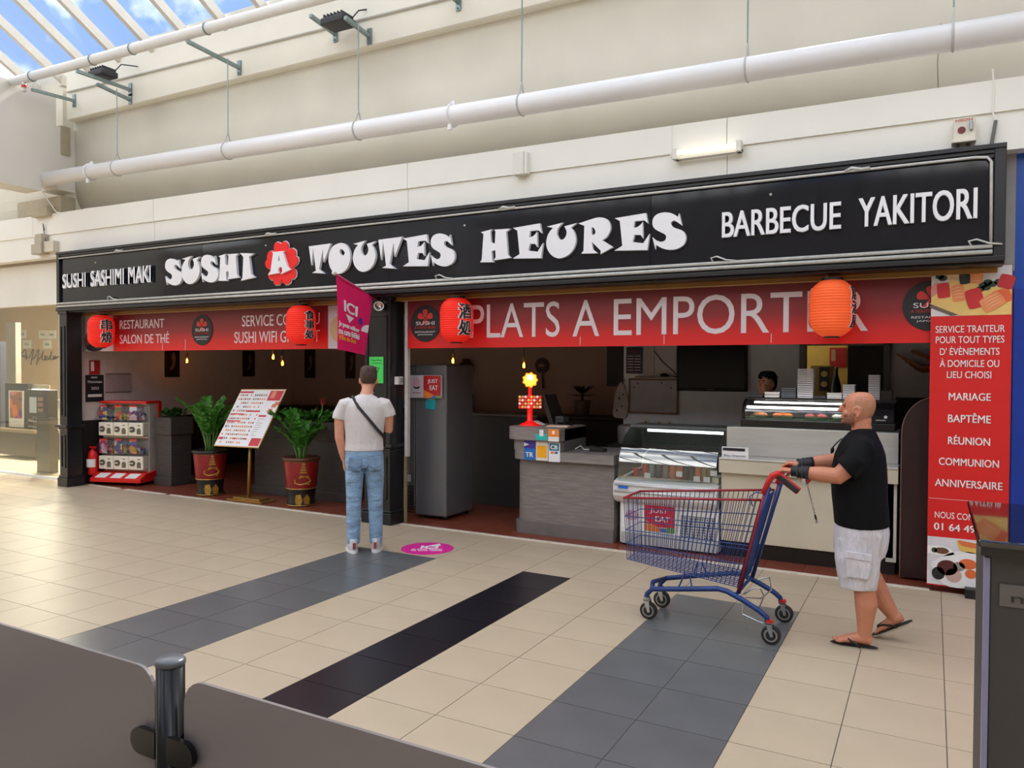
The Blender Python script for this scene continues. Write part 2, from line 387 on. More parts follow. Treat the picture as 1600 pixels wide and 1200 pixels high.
# ================================================================== restaurant shell
m_in = mat('taupe_wall', (176, 156, 148), .75, var=.04, scale=1.5)
m_dado = mat('dark_dado', (34, 29, 30), .5)
m_pgrey = mat('grey_white_partition', (226, 234, 244), .6, var=.03)
lw = struct(MB().box(-11.24, -11.1, .02, 4.45, 0, 2.8).build('wall_side', mat('pale_taupe_wall', (222, 206, 202), .75, var=.04)), 'pale side wall of the restaurant')
bx('dado', m_dado, lw, -11.1, -11.085, .02, 4.3, 0, .94)
bw = struct(MB().box(-11.1, -3.4, 4.3, 4.45, 0, 2.8).build('wall_back', m_in), 'taupe back wall of the restaurant')
bx('dado', m_dado, bw, -11.1, -3.4, 4.285, 4.3, 0, 1.0)
struct(MB().box(-11.24, .62, .02, 5.2, 2.72, 2.8).build('ceiling', mat('dim_ceiling', (120, 112, 106), .8)), 'restaurant ceiling')
pw = MB(); pw.box(-3.4, -1.31, 2.2, 2.3, 0, 2.75); pw.box(-1.31, -.4, 2.2, 2.3, 2.03, 2.75); pw.box(-.4, .5, 2.2, 2.3, 0, 2.75); pw.box(-3.4, -3.3, 2.3, 4.3, 0, 2.75)
struct(pw.build('wall_partition', m_pgrey), 'pale grey partition wall behind the counters')
struct(MB().box(.5, .62, .02, 5.2, 0, 2.8).build('wall_side_right', mat('dark_grey_wall', (70, 70, 73), .7)), 'dark side wall right of the counters')
struct(MB().box(-.34, .5, 2.17, 2.2, 0, 1.46).build('trim_dado', mat('charcoal_dado', (46, 46, 48), .6)), 'charcoal dado right of the kitchen door')
kd = room('door_1', 'grey framed doorway into the yellow kitchen', (-.85, 2.2, 0))
for a in ((-1.31, -1.25), (-.46, -.4)): bx('jamb', mat('grey_frame', (122, 124, 128), .5), kd, a[0], a[1], 2.15, 2.32, 0, 2.08)
bx('lintel', MATS['grey_frame'], kd, -1.31, -.4, 2.15, 2.32, 2.02, 2.09)
bx('door_leaf', mat('black_brown_door', (30, 25, 22), .5), kd, -.83, -.46, 2.36, 2.4, 0, 2.02)
struct(MB().box(-2.2, .5, 3.3, 3.4, 0, 2.75).build('wall_kitchen', mat('yellow_kitchen', (226, 190, 90), .6)), 'yellow kitchen wall')

# ================================================================== shop-front posts
m_blk = mat('black_gloss_paint', (30, 31, 35), .28, var=.1, scale=6)
def post(name, x0, x1, y0, y1, label):
    t = room(name, label, ((x0+x1)/2, (y0+y1)/2, 0))
    bx('shaft', m_blk, t, x0+.02, x1-.02, y0+.025, y1, .1, 2.6, .004)
    bx('base_block', m_blk, t, x0-.01, x1+.01, y0, y1+.02, 0, .13, .008)
    bx('base_mould', m_blk, t, x0, x1, y0+.012, y1+.01, .13, .16, .008)
    bx('ledge', m_blk, t, x0-.03, x1+.03, y0-.02, y1+.02, .86, .9, .01)
    bx('ledge_mould', m_blk, t, x0, x1, y0+.01, y1, .825, .86, .01)
    bx('capital', m_blk, t, x0, x1, y0+.01, y1, 2.5, 2.56, .01)
    for z0, z1 in ((.28, .74), (1.02, 2.32)):
        for a in ((x0+.06, x0+.075), (x1-.075, x1-.06)): bx('panel_bead', m_blk, t, a[0], a[1], y0+.014, y0+.026, z0, z1, .003)
        for zz in (z0, z1): bx('panel_bead', m_blk, t, x0+.06, x1-.06, y0+.014, y0+.026, zz, zz+.015, .003)
    return t
post('trim_1', -11.17, -10.95, -.31, -.06, 'black panelled post at the left end of the shop front')
post('trim_2', -5.64, -5.24, -.15, .12, 'black panelled post between the two openings')
struct(MB().box(-11.3, -11.19, -.2, .06, 0, 2.62).build('trim_3', m_white), 'white jamb left of the black post')
g = MB().box(-5.2, -5.16, .06, .11, .75, 2.58); struct(g.build('trim_4', mat('white_guide', (214, 208, 204), .5)), 'white shutter guide beside the middle post')
struct(MB().box(-5.215, -5.19, .07, .1, 0, .75).build('trim_5', mat('tan_strip', (158, 138, 104), .5)), 'thin tan strip under the shutter guide')
struct(MB().box(-11.0, -5.6, -.04, .1, 2.49, 2.66).box(-5.3, .42, -.04, .1, 2.49, 2.66).build('trim_6', mat('gold_soffit', (150, 104, 38), .45, var=.12, scale=4)), 'gold brown soffit strip under the sign')
struct(MB().box(-11.0, -5.65, -.05, -.03, 2.482, 2.492).box(-5.2, 0, -.05, -.03, 2.482, 2.492).build('trim_7', mat('thin_gold_wire', (190, 150, 90), .4)), 'thin pale rail above the red banners')

# ================================================================== the big sign
sg = thing('shop_sign', 'long black shop sign reading SUSHI A TOUTES HEURES in white letters', 'sign', (-5.37, -.2, 2.53))
m_pan = mat('black_acrylic', (26, 28, 35), .07, var=.05, scale=1, spec=.42)
t_ = m_pan.node_tree; b_ = t_.nodes['Principled BSDF']
nn = t_.nodes.new('ShaderNodeTexNoise'); nn.inputs['Scale'].default_value = 1.1; bp = t_.nodes.new('ShaderNodeBump'); bp.inputs['Strength'].default_value = .12; bp.inputs['Distance'].default_value = .05
t_.links.new(nn.outputs['Fac'], bp.inputs['Height']); t_.links.new(bp.outputs['Normal'], b_.inputs['Normal'])
sx = [-11.12, -8.117, -5.158, -2.232, .36]
for a, b in zip(sx, sx[1:]): bx('panel', m_pan, sg, a+.002, b-.002, -.27, -.25, 2.63, 3.31)
m_fr = mat('sign_frame_black', (27, 26, 29), .35)
bx('case', m_fr, sg, -11.17, .43, -.25, -.05, 2.56, 3.4)
for y, z0, z1 in ((-.31, 3.365, 3.40), (-.29, 3.335, 3.365), (-.275, 3.305, 3.335)): bx('cornice', m_fr, sg, -11.19, .45, y, -.2, z0, z1, .004)
for y, z0, z1 in ((-.285, 2.585, 2.61), (-.315, 2.545, 2.585), (-.27, 2.525, 2.545)): bx('lower_moulding', m_fr, sg, -11.19, .45, y, -.06, z0, z1, .006)
for a, b in ((-11.19, -11.12), (.375, .45)): bx('end_stile', m_fr, sg, a, b, -.3, -.05, 2.55, 3.38, .006)
m_led = mat('silver_rope_light', (196, 196, 192), .25, var=.1, scale=20, spec=.8)
for z, r in ((2.655, .015), (2.615, .017)): MB().cyl((-11.15, -.305, z), (.37, -.305, z), r, n=8).build('light_tube', m_led, sg, smooth=True)
MB().tube([(-11.12, -.3, 3.31), (.25, -.3, 3.315), (.33, -.3, 3.305), (.355, -.3, 3.27), (.36, -.3, 2.68)], .011, 8).build('light_tube', m_led, sg, smooth=True)
for x in (-9.9, -4.45, -1.6, .3):
    MB().tube([(x-.06, -.31, 2.66), (x-.08, -.315, 2.70), (x-.03, -.315, 2.71), (x+.05, -.32, 2.675), (x+.13, -.31, 2.665)], .008, 6).build('cable_loop', m_led, sg, smooth=True)
for x in (-9.75, -6.9, -3.7, -.55):
    MB().tube([(x-.08, -.305, 3.315), (x-.03, -.312, 3.335), (x+.04, -.312, 3.318), (x+.1, -.305, 3.322)], .013, 6).build('cable_loop', m_led, sg, smooth=True)
m_let = mat('white_letter', (236, 236, 240), .4, var=.02)
GLYPH={"S":[[[0.794,0.942],[0.876,0.615],[0.758,0.701],[0.654,0.762],[0.569,0.742],[0.549,0.681],[0.601,0.607],[0.719,0.546],[0.866,0.493],[0.961,0.407],[1.0,0.285],[0.964,0.147],[0.85,0.05],[0.683,0.0],[0.493,0.003],[0.32,0.047],[0.19,0.108],[0.114,0.158],[0.095,0.033],[0.003,0.368],[0.082,0.299],[0.19,0.249],[0.297,0.227],[0.392,0.263],[0.422,0.341],[0.382,0.413],[0.252,0.482],[0.101,0.565],[0.013,0.668],[0.0,0.792],[0.042,0.895],[0.141,0.967],[0.291,1.0],[0.438,0.992],[0.588,0.95],[0.716,0.878],[0.758,0.839]]],"U":[[[0.016,0.929],[0.547,1.0],[0.406,0.867],[0.356,0.734],[0.375,0.638],[0.434,0.548],[0.509,0.514],[0.597,0.545],[0.663,0.636],[0.672,0.751],[0.6,0.89],[1.0,0.949],[0.816,0.836],[0.909,0.732],[0.972,0.556],[0.966,0.387],[0.878,0.201],[0.719,0.068],[0.556,0.011],[0.413,0.0],[0.247,0.056],[0.103,0.184],[0.019,0.333],[0.0,0.489],[0.041,0.661],[0.125,0.791],[0.231,0.879]]],"H":[[[0.029,0.942],[0.4,1.0],[0.337,0.928],[0.363,0.608],[0.491,0.562],[0.511,0.914],[0.471,0.98],[0.991,0.965],[0.857,0.876],[0.909,0.199],[1.0,0.092],[0.454,0.058],[0.517,0.144],[0.506,0.36],[0.389,0.337],[0.4,0.069],[0.466,0.0],[0.0,0.029],[0.06,0.092],[0.117,0.873]]],"I":[[[0.0,1.0],[0.951,0.937],[0.611,0.838],[0.761,0.199],[1.0,0.08],[0.04,0.0],[0.166,0.102],[0.223,0.847]]],"A":[[[0.175,1.0],[0.76,0.993],[0.677,0.943],[0.875,0.312],[1.0,0.168],[0.577,0.0],[0.646,0.115],[0.632,0.276],[0.563,0.323],[0.476,0.276],[0.462,0.143],[0.504,0.057],[0.0,0.014],[0.117,0.154],[0.234,0.953]],[[0.499,0.849],[0.549,0.606],[0.443,0.559],[0.462,0.667]]],"T":[[[0.0,0.971],[1.0,1.0],[0.679,0.38],[0.645,0.852],[0.474,0.159],[0.709,0.0],[0.15,0.058],[0.327,0.116],[0.196,0.916],[0.119,0.316]]],"O":[[[0.62,1.0],[0.826,0.912],[0.956,0.734],[1.0,0.511],[0.956,0.314],[0.842,0.141],[0.623,0.02],[0.415,0.0],[0.209,0.082],[0.06,0.263],[0.0,0.489],[0.044,0.709],[0.177,0.895],[0.386,0.98]],[[0.579,0.819],[0.68,0.763],[0.763,0.667],[0.709,0.588],[0.62,0.585],[0.535,0.661],[0.509,0.751]]],"E":[[[0.003,0.94],[0.895,1.0],[0.949,0.714],[0.852,0.809],[0.575,0.809],[0.548,0.626],[0.66,0.646],[0.75,0.703],[0.804,0.771],[0.813,0.329],[0.744,0.429],[0.575,0.44],[0.518,0.249],[0.825,0.194],[1.0,0.434],[0.94,0.0],[0.0,0.051],[0.229,0.166],[0.151,0.851]]],"R":[[[0.0,0.888],[0.297,0.956],[0.524,1.0],[0.689,0.989],[0.813,0.937],[0.893,0.841],[0.928,0.712],[0.896,0.57],[0.816,0.452],[0.695,0.373],[1.0,0.167],[0.646,0.0],[0.654,0.09],[0.395,0.353],[0.427,0.142],[0.562,0.03],[0.084,0.055],[0.153,0.123],[0.173,0.811]],[[0.386,0.756],[0.444,0.734],[0.496,0.638],[0.487,0.567],[0.424,0.534],[0.383,0.584]]]}
PLACE=[["S",-8.778,-8.455,2.8,3.148],["U",-8.461,-8.112,2.802,3.156],["S",-8.094,-7.782,2.804,3.151],["H",-7.786,-7.42,2.807,3.141],["I",-7.398,-7.148,2.798,3.133],["A",-6.91,-6.551,2.836,3.105],["T",-6.283,-5.956,2.81,3.143],["O",-5.989,-5.673,2.797,3.136],["U",-5.634,-5.312,2.799,3.137],["T",-5.28,-4.959,2.807,3.141],["E",-4.95,-4.611,2.809,3.14],["S",-4.593,-4.295,2.795,3.136],["H",-3.996,-3.645,2.8,3.128],["E",-3.621,-3.291,2.805,3.14],["U",-3.256,-2.941,2.792,3.126],["R",-2.922,-2.577,2.803,3.141],["E",-2.563,-2.231,2.809,3.14],["S",-2.205,-1.901,2.797,3.13]]
FLOWER=[[-6.728,3.197],[-6.698,3.218],[-6.657,3.217],[-6.621,3.189],[-6.614,3.151],[-6.626,3.126],[-6.596,3.131],[-6.551,3.132],[-6.505,3.102],[-6.497,3.061],[-6.505,3.043],[-6.47,3.019],[-6.464,2.978],[-6.486,2.942],[-6.521,2.922],[-6.556,2.909],[-6.511,2.884],[-6.496,2.846],[-6.506,2.803],[-6.536,2.778],[-6.576,2.777],[-6.586,2.74],[-6.627,2.719],[-6.668,2.721],[-6.708,2.753],[-6.719,2.799],[-6.729,2.754],[-6.76,2.722],[-6.812,2.721],[-6.848,2.749],[-6.858,2.78],[-6.895,2.786],[-6.931,2.818],[-6.936,2.856],[-6.91,2.892],[-6.879,2.909],[-6.936,2.917],[-6.978,2.949],[-6.987,2.995],[-6.957,3.032],[-6.952,3.077],[-6.925,3.117],[-6.884,3.125],[-6.842,3.118],[-6.844,3.175],[-6.826,3.208],[-6.79,3.22],[-6.754,3.21]]
GD = {k: loops_data([smoothloop(l, 38 if k not in 'HIAT' else 15) for l in v]) for k, v in GLYPH.items()}
for ch, x0, x1, z0, z1 in PLACE:
    vs_, fs_ = GD[ch]; y = -.33 if ch != 'A' else -.345
    MB().add([(x0+(x1-x0)*a, -.275-(c+.5)*.035 if ch != 'A' else -.30-(c+.5)*.03, z0+(z1-z0)*b) for a, b, c in vs_], [f[::-1] for f in fs_]).build('letter', m_let, sg)
fc = [sum(p[k] for p in FLOWER)/len(FLOWER) for k in (0, 1)]
flat([smoothloop(FLOWER, 70)], mat('red_petal', (240, 22, 24), .4), sg, (0, -.288, 0), ext=.012, name='flower')
flat([[(fc[0]+(p[0]-fc[0])*1.045, fc[1]+(p[1]-fc[1])*1.045) for p in FLOWER]], m_let, sg, (0, -.275, 0), ext=.012, name='flower_edge')
for b, x0, x1, z0, z1 in (('SUSHI', -11.03, -10.48, 2.87, 3.075), ('SASHIMI', -10.37, -9.63, 2.865, 3.085), ('MAKI', -9.54, -9.07, 2.865, 3.09), ('BARBECUE', -1.592, -.654, 2.865, 3.085), ('YAKITORI', -.529, .272, 2.865, 3.095)):
    text(b, m_let, sg, (x0, -.275, z0), x1-x0, z1-z0, ext=.03, bold=.013)
for x in (-10.3, -7.0, -4.2, -1.2):
    MB().ball((x, -.275, 3.2), .012, 8, 4).build('screw', m_led, sg)

# ================================================================== pipes and brackets under the skylight
m_pipe = mat('white_pipe', (236, 236, 238), .3, var=.02, scale=2)
m_galv = mat('galvanised', (136, 152, 152), .35, .7, var=.12, scale=14)
def pz(x): return 4.478-.0228*(x+11.06)
pipe = thing('drain_pipe', 'large white pipe hanging in front of the cream wall above the fascia', 'pipe', (-5, -.3, 4.2))
MB().cyl((-11.75, -.3, pz(-11.75)), (2.2, -.3, pz(2.2)), .1, n=28).build('pipe_run', m_pipe, pipe, smooth=True)
for x in (-10.354, -4.335):
    z = pz(x); MB().tube([(x, -.3+.108*cos(a), z+.108*sin(a)) for a in [2*pi*i/20 for i in range(20)]], .012, 6, closed=True).build('coupling', m_pipe, pipe, smooth=True)
    MB().box(x-.02, x+.02, -.36, -.33, z-.155, z-.1).build('coupling_bolt', m_pipe, pipe); MB().box(x-.02, x+.02, -.3, -.27, z+.1, z+.15).build('coupling_bolt', m_pipe, pipe)
HANG = (-9.77, -7.616, -5.566, -3.537, -1.396, .1)
ORD = ('first', 'second', 'third', 'fourth', 'fifth', 'sixth')
for i, x in enumerate(HANG):
    z = pz(x)
    h = thing('pipe_hanger', ORD[i]+' rod hanger from the left carrying the large white pipe', 'hanger', (x, -.3, z), 0, 'rod hangers of the large pipe')
    MB().cyl((x, -.3, z+.2), (x, -.3, 5.52 if i < 3 else 5.7), .007, n=6).build('rod', m_galv, h)
    MB().tube([(x, -.3, z+.215)]+[(x, -.3+.103*sin(a), z-.103*cos(a)) for a in [radians(150-d) for d in range(0, 301, 25)]]+[(x, -.3, z+.215)], .009, 6).build('clevis', mat('pale_clevis', (188, 188, 184), .5), h)
m_pipe2 = mat('white_pipe_b', (232, 232, 230), .35, var=.02)
p2 = thing('sprinkler_pipe', 'white pipe running along the skylight edge on bracket arms', 'pipe', (-8, -.8, 5.66))
def p2z(x): return 5.735-.0215*(x+11.2)
MB().cyl((-11.35, -.78, p2z(-11.35)), (3, -.78, p2z(3)), .062, n=20).build('pipe_run', m_pipe2, p2, smooth=True)
MB().ball((-11.36, -.78, p2z(-11.36)), (.05, .062, .062), 14, 8).build('end_cap', m_pipe2, p2, smooth=True)
for x in (-10.9, -9.55, -8.75, -7.4): MB().tube([(x, -.78+.066*cos(a), p2z(x)+.066*sin(a)) for a in [2*pi*i/16 for i in range(16)]], .008, 6, closed=True).build('pipe_clip', m_galv, p2)
MB().cyl((-11.1, -.78, p2z(-11.1)-.05), (-11.1, -.78, p2z(-11.1)-.18), .03, n=12).build('drop_tee', m_pipe2, p2, smooth=True)
MB().cyl((-11.1, -.78, p2z(-11.1)-.09), (-11.1, -.78, p2z(-11.1)-.13), .034, n=12).build('red_band', mat('red_band', (196, 72, 60), .5), p2)
cond = tag(MB().cyl((-11.35, -.02, 5.83), (4, -.02, 5.50), .014, n=8).build('conduit', mat('grey_conduit', (178, 174, 164), .5)), 'thin grey conduit running along the cream ledge beam', 'conduit')
arms = [(-11.2, .62, 5.68, 1, 'leftmost'), (-9.9, .78, 5.62, 2, 'doubled'), (-7.74, .78, 5.53, 1, 'long'), (-6.154, .42, 5.63, 0, 'short'), (-5.65, .42, 5.50, 0, 'short lower'), (-4.455, .42, 5.62, 0, 'small'), (-2.3, .5, 5.62, 0, 'far right')]
desc = ['galvanised bracket arm at the left end of the skylight pipe', 'doubled galvanised bracket arm carrying a black spotlight', 'long galvanised bracket arm reaching the skylight pipe', 'short galvanised bracket arm left of the second black spotlight', 'short galvanised bracket arm holding the second black spotlight', 'galvanised bracket foot cut by the top of the picture', 'galvanised bracket arm above the right part of the wall']
for (x, ln, z, k, _), d in zip(arms, desc):
    a = thing('bracket_arm', d, 'bracket', (x, 0, z), 0, 'bracket arms on the ledge beam')
    tip = p2z(x)-.085 if k else z+.05
    MB().bar((x, -.01, z), (x, -ln, tip), .04, .04).build('arm', m_galv, a)
    MB().box(x-.03, x+.03, -.02, 0, z-.09, z+.09).build('foot_plate', m_galv, a)
    MB().ball((x, -.025, z-.07), .012, 8, 4).build('bolt', m_galv, a)
    if k == 2:
        MB().bar((x, -.01, z-.14), (x, -.5, z-.08), .04, .04).build('lower_arm', m_galv, a)
        MB().box(x-.03, x+.03, -.02, 0, z-.2, z-.06).build('foot_plate', m_galv, a)
for x, y, z, d in ((-9.95, -.38, 5.72, 'black floodlight on the doubled bracket arm near the skylight'), (-5.9, -.25, 5.62, 'black floodlight on the short bracket arms right of the skylight')):
    s = thing('floodlight', d, 'floodlight', (x, y, z), 0, 'black floodlights on the ledge beam')
    m_k = mat('black_plastic', (38, 38, 42), .5)
    MB().box(x-.16, x+.16, y-.12, y+.12, z-.05, z+.03).build('housing', m_k, s, bevel=.015)
    for j in range(6): bx('fin', m_k, s, x-.13+j*.05, x-.115+j*.05, y-.1, y+.1, z+.03, z+.07)
    MB().tube([(x+.1, y+.1, z+.05), (x+.16, y+.16, z+.16), (x+.2, .0, z+.2)], .008, 6).build('cable', m_k, s)
# things on the fascia
tl = thing('tube_lamp', 'lit fluorescent tube lamp on the white fascia', 'lamp', (-1.74, -.2, 3.6))
MB().box(-2.03, -1.45, -.23, -.17, 3.6, 3.63).build('batten', m_white, tl, bevel=.005)
MB().cyl((-2.0, -.25, 3.655), (-1.49, -.25, 3.65), .02, n=12).build('tube', mat('lit_tube', (255, 246, 222), .4, emit=1.6), tl, smooth=True)
bx('end_holder', m_white, tl, -2.045, -2.0, -.27, -.17, 3.6, 3.69); bx('end_holder', m_white, tl, -1.49, -1.45, -.27, -.17, 3.6, 3.69)
MB().box(-2.085, -2.075, -.185, -.17, 3.64, 3.92).build('cable_duct', m_fas, tl)
sr = thing('alarm_box', 'plain white alarm box on the fascia above TOUTES HEURES', 'box', (-3.6, -.2, 3.65))
bx('cover', m_white, sr, -3.66, -3.54, -.25, -.17, 3.65, 3.88, .01); bx('side_strip', m_fas, sr, -3.54, -3.515, -.23, -.17, 3.66, 3.87)
nb = thing('neon_switch', 'white NEON switch box with red button above the sign end', 'switch', (.18, -.2, 3.47))
bx('housing', mat('ivory_box', (222, 216, 200), .5), nb, .11, .255, -.25, -.15, 3.47, 3.63, .006)
bx('base_tray', MATS['ivory_box'], nb, .10, .26, -.26, -.15, 3.45, 3.475, .004)
MB().cyl((.165, -.255, 3.54), (.165, -.245, 3.54), .026, n=16).build('red_button', mat('dark_red', (110, 30, 34), .4), nb)
MB().box(.215, .235, -.275, -.25, 3.53, 3.6).build('lever', mat('steel', (150, 152, 152), .3, .8), nb, bevel=.004)
for xx in (.14, .21): MB().cyl((xx, -.2, 3.45), (xx, -.2, 3.4), .012, n=8).build('cable_gland', m_k, nb)
text('NEON', mat('red_print', (205, 70, 60), .5), nb, (.125, -.251, 3.604), .11, .02, ext=.002)
tag(MB().tube([(.36, -.16, 3.99), (.37, -.18, 3.85), (.365, -.175, 3.66), (.385, -.18, 3.6)], .006, 6).build('cable', m_fas), 'thin white cable hanging down the fascia right of the NEON box', 'cable')
tag(MB().cyl((.385, -.18, 3.6), (.36, -.18, 3.42), .013, n=8).build('cable_sleeve', mat('grey_sleeve', (110, 110, 108), .6)), 'short grey cable sleeve above the right end of the sign', 'cable sleeve')
jb = thing('junction_box', 'beige junction boxes at the left end of the sign', 'junction box', (-11.6, -.2, 3.42))
m_jb = mat('beige_box', (176, 168, 148), .6)
bx('upper_box', m_jb, jb, -11.8, -11.62, -.26, -.15, 3.56, 3.72, .008); bx('lower_box', m_jb, jb, -11.86, -11.6, -.28, -.15, 3.42, 3.57, .008); bx('side_box', mat('cream_box', (206, 198, 180), .6), jb, -11.6, -11.36, -.24, -.15, 3.44, 3.6, .008)
MB().tube([(-11.6, -.2, 3.6), (-11.66, -.2, 3.75), (-11.7, -.19, 3.88), (-11.68, -.18, 3.78)], .006, 6).build('cable', mat('dark_cable', (60, 60, 60), .6), jb)
tag(MB().tube([(-11.5, -.3, 4.3), (-11.42, -.25, 4.15), (-11.35, -.2, 4.02), (-11.2, -.12, 4.0), (-10.8, -.1, 4.03), (-10.3, -.1, 4.02)], .008, 6).build('loose_cable', m_fas), 'loose pale cable drooping from the cross wall onto the fascia', 'cable')
tag(MB().tube([(.02, .11, 4.5), (.0, .11, 4.2), (.01, .13, 3.92)], .005, 6).build('wall_cable', mat('tan_cable', (150, 138, 116), .6)), 'thin cable running down the cream wall behind the pipe', 'cable')

# ================================================================== red banners
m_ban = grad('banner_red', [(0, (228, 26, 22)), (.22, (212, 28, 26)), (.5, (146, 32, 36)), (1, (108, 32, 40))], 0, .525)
m_btx = mat('banner_white', (226, 214, 218), .5, var=.02)
m_disc = mat('badge_black', (26, 24, 28), .5); m_clov = mat('badge_red', (205, 52, 40), .5); m_bw = mat('badge_white', (225, 222, 222), .5)
def badge(b, cx, cz, r, rx=None):
    rx = rx or r; O = (cx, .03, cz)
    d = flat([disc(0, 0, rx, r, 40)], m_disc, b, O, ext=.004, name='badge')
    O = (cx, .026, cz); q = MB()
    for a in (90, 25, 155):
        c_, s_ = cos(radians(a)), sin(radians(a)); pts = []
        for u, v_ in ((.05, 0), (.2, .1), (.4, .17), (.5, .12), (.53, 0), (.5, -.12), (.4, -.17), (.2, -.1)): pts.append(((u*c_-v_*s_)*rx, (u*s_+v_*c_+.25)*r))
        flat([smoothloop(pts, 80)], None, None, O, ext=.003, mb=q)
    for sx_ in (-1, 1): flat([[(0, .3*r), (sx_*.3*rx, -.02*r), (sx_*.22*rx, -.12*r), (sx_*.05*rx, .05*r)]], None, None, O, ext=.003, mb=q)
    q.build('clover', m_clov, d)
    text('SUSHI', m_bw, d, (cx-.62*rx, .024, cz-.08*r), 1.24*rx, .2*r, ext=.003)
    text('A TOUTES HEURES', m_clov, d, (cx-.7*rx, .024, cz-.27*r), 1.4*rx, .11*r, ext=.003)
    text('RESTAURANT', m_bw, d, (cx-.68*rx, .024, cz-.5*r), 1.36*rx, .09*r, ext=.003)
    text('JAPONAIS', m_bw, d, (cx-.5*rx, .024, cz-.66*r), 1.0*rx, .09*r, ext=.003)
b1 = thing('banner', 'red banner reading RESTAURANT SALON DE THE on the left opening', 'banner', (-8.4, .04, 1.97))
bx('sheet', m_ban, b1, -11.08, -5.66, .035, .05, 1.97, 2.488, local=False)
for bd, x0, x1, z0, z1 in (('RESTAURANT', -10.22, -9.26, 2.285, 2.41), ('SALON DE THÉ', -10.22, -9.155, 2.075, 2.235), ('SERVICE CONTINU', -7.745, -6.436, 2.265, 2.405), ('SUSHI WIFI GRATUIT', -7.886, -6.437, 2.055, 2.2)):
    text(bd, m_btx, b1, (x0, .035, z0), x1-x0, z1-z0)
badge(b1, -8.49, 2.235, .2)
bx('photo_patch', mat('photo_pale', (196, 190, 196), .5), b1, -11.08, -10.365, .03, .036, 1.972, 2.485)
q = MB(); flat([disc(-10.93, 2.12, .11, .14)], None, None, (0, .03, 0), ext=.003, mb=q); q.build('photo_print', mat('photo_brown', (128, 78, 56), .5), b1)
flat([disc(-10.8, 2.03, .2, .06)], mat('photo_black', (40, 34, 36), .5), b1, (0, .027, 0), ext=.003); flat([disc(-10.72, 2.05, .07, .03)], mat('photo_tan', (196, 160, 120), .5), b1, (0, .024, 0), ext=.003)
bx('photo_patch', MATS['photo_pale'], b1, -6.3, -5.9, .03, .036, 1.972, 2.48)
flat([disc(-6.1, 2.2, .17, .17)], MATS['photo_tan'], b1, (0, .03, 0), ext=.003)
for x in (-9.3, -8.83): bx('fold_line', m_btx, b1, x, x+.006, .032, .035, 1.98, 2.12)
b2 = thing('banner', 'red banner reading PLATS A EMPORTER over the takeaway counter', 'banner', (-2.6, .04, 1.965))
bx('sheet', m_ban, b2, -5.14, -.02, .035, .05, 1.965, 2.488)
for bd, x0, x1 in (('PLATS', -4.32, -3.27), ('A', -3.13, -2.845), ('EMPORTER', -2.697, -.471)): text(bd, m_btx, b2, (x0, .035, 2.065), x1-x0, .355)
badge(b2, -4.895, 2.235, .2); badge(b2, -.02, 2.26, .2)
for x in (-3.05, -2.2, -1.24): bx('fold_line', m_btx, b2, x, x+.005, .032, .035, 1.98, 2.06)

# ================================================================== paper lanterns
m_char = mat('ink_black', (28, 26, 34), .6); m_edge = mat('ink_edge', (232, 214, 214), .6)
def lantern(x, chars, col, label, r=.172, az0=-9):
    t = thing('paper_lantern', label, 'lantern', (x, -.15, 1.99), 0, 'paper lanterns hung under the sign')
    mm = mat('lantern_paper_%d' % col[1], col, .6, var=.05, transl=.35, emit=.22)
    pr = []
    for i in range(101):
        u = i/100; z = u*.46+.03
        e = 1-abs(2*u-1)**4.6*.58; k = r*e
        if .05 < u < .95: k += .0034*cos(u*2*pi*20)
        pr.append((k, z))
    MB().lathe(pr, (0, 0, 0), 36).build('shade', mm, t, smooth=True, local=True)
    MB().lathe([(.055, .018), (.062, .018), (.062, .034), (.055, .034)], (0, 0, 0), 20).build('bottom_ring', m_disc, t, local=True)
    MB().lathe([(.08, .485), (.085, .485), (.085, .505), (.0, .51)], (0, 0, 0), 20).build('top_ring', m_disc, t, local=True)
    MB().tube([(-.04, 0, .5), (-.04, 0, .53), (0, 0, .56), (.01, 0, .59), (.02, 0, .62), (.0, 0, .635), (-.015, 0, .62)], .005, 6).build('hook', mat('wire', (176, 170, 160), .4, .6), t, local=True)
    n = len(chars); hh = .34/n
    for az in (radians(az0), radians(az0)+pi):
        for bold, mm2, dr in ((.06, m_edge, .003), (.02, m_char, .006)):
            q = MB()
            for i, ch in enumerate(chars):
                zc = .26+.17-hh*(i+.5); wdt = min(.15, hh*1.1); g = .03 if bold > .05 else .0
                def mp(a, b, c, zc=zc, wdt=wdt, g=g, dr=dr, az=az):
                    th = (a-.5)*(wdt+g)/r; z = zc+(b-.5)*(hh*.92+g*.3); u = (z-.03)/.46
                    k = r*(1-abs(2*u-1)**4.6*.58)+.003+dr+c*.001
                    return V(cos(az+th)*k, sin(az+th)*k, z)
                text(ch, None, None, (0, 0, 0), 1, 1, bold=bold, mapf=mp, mb=q)
            q.build('characters' if dr > .004 else 'character_edge', mm2, t, local=True)
    return t
RED = (246, 52, 36)
lantern(-10.37, '串焼', RED, 'red paper lantern beside the word RESTAURANT', .175)
lantern(-6.56, '食事処', (247, 54, 36), 'red paper lantern hanging in front of the word GRATUIT')
lantern(-4.375, '酒処', (248, 53, 36), 'red paper lantern hanging between the clover badge and PLATS', az0=-24)
lantern(-.73, '居酒屋', (250, 116, 58), 'orange paper lantern hanging in front of EMPORTER')

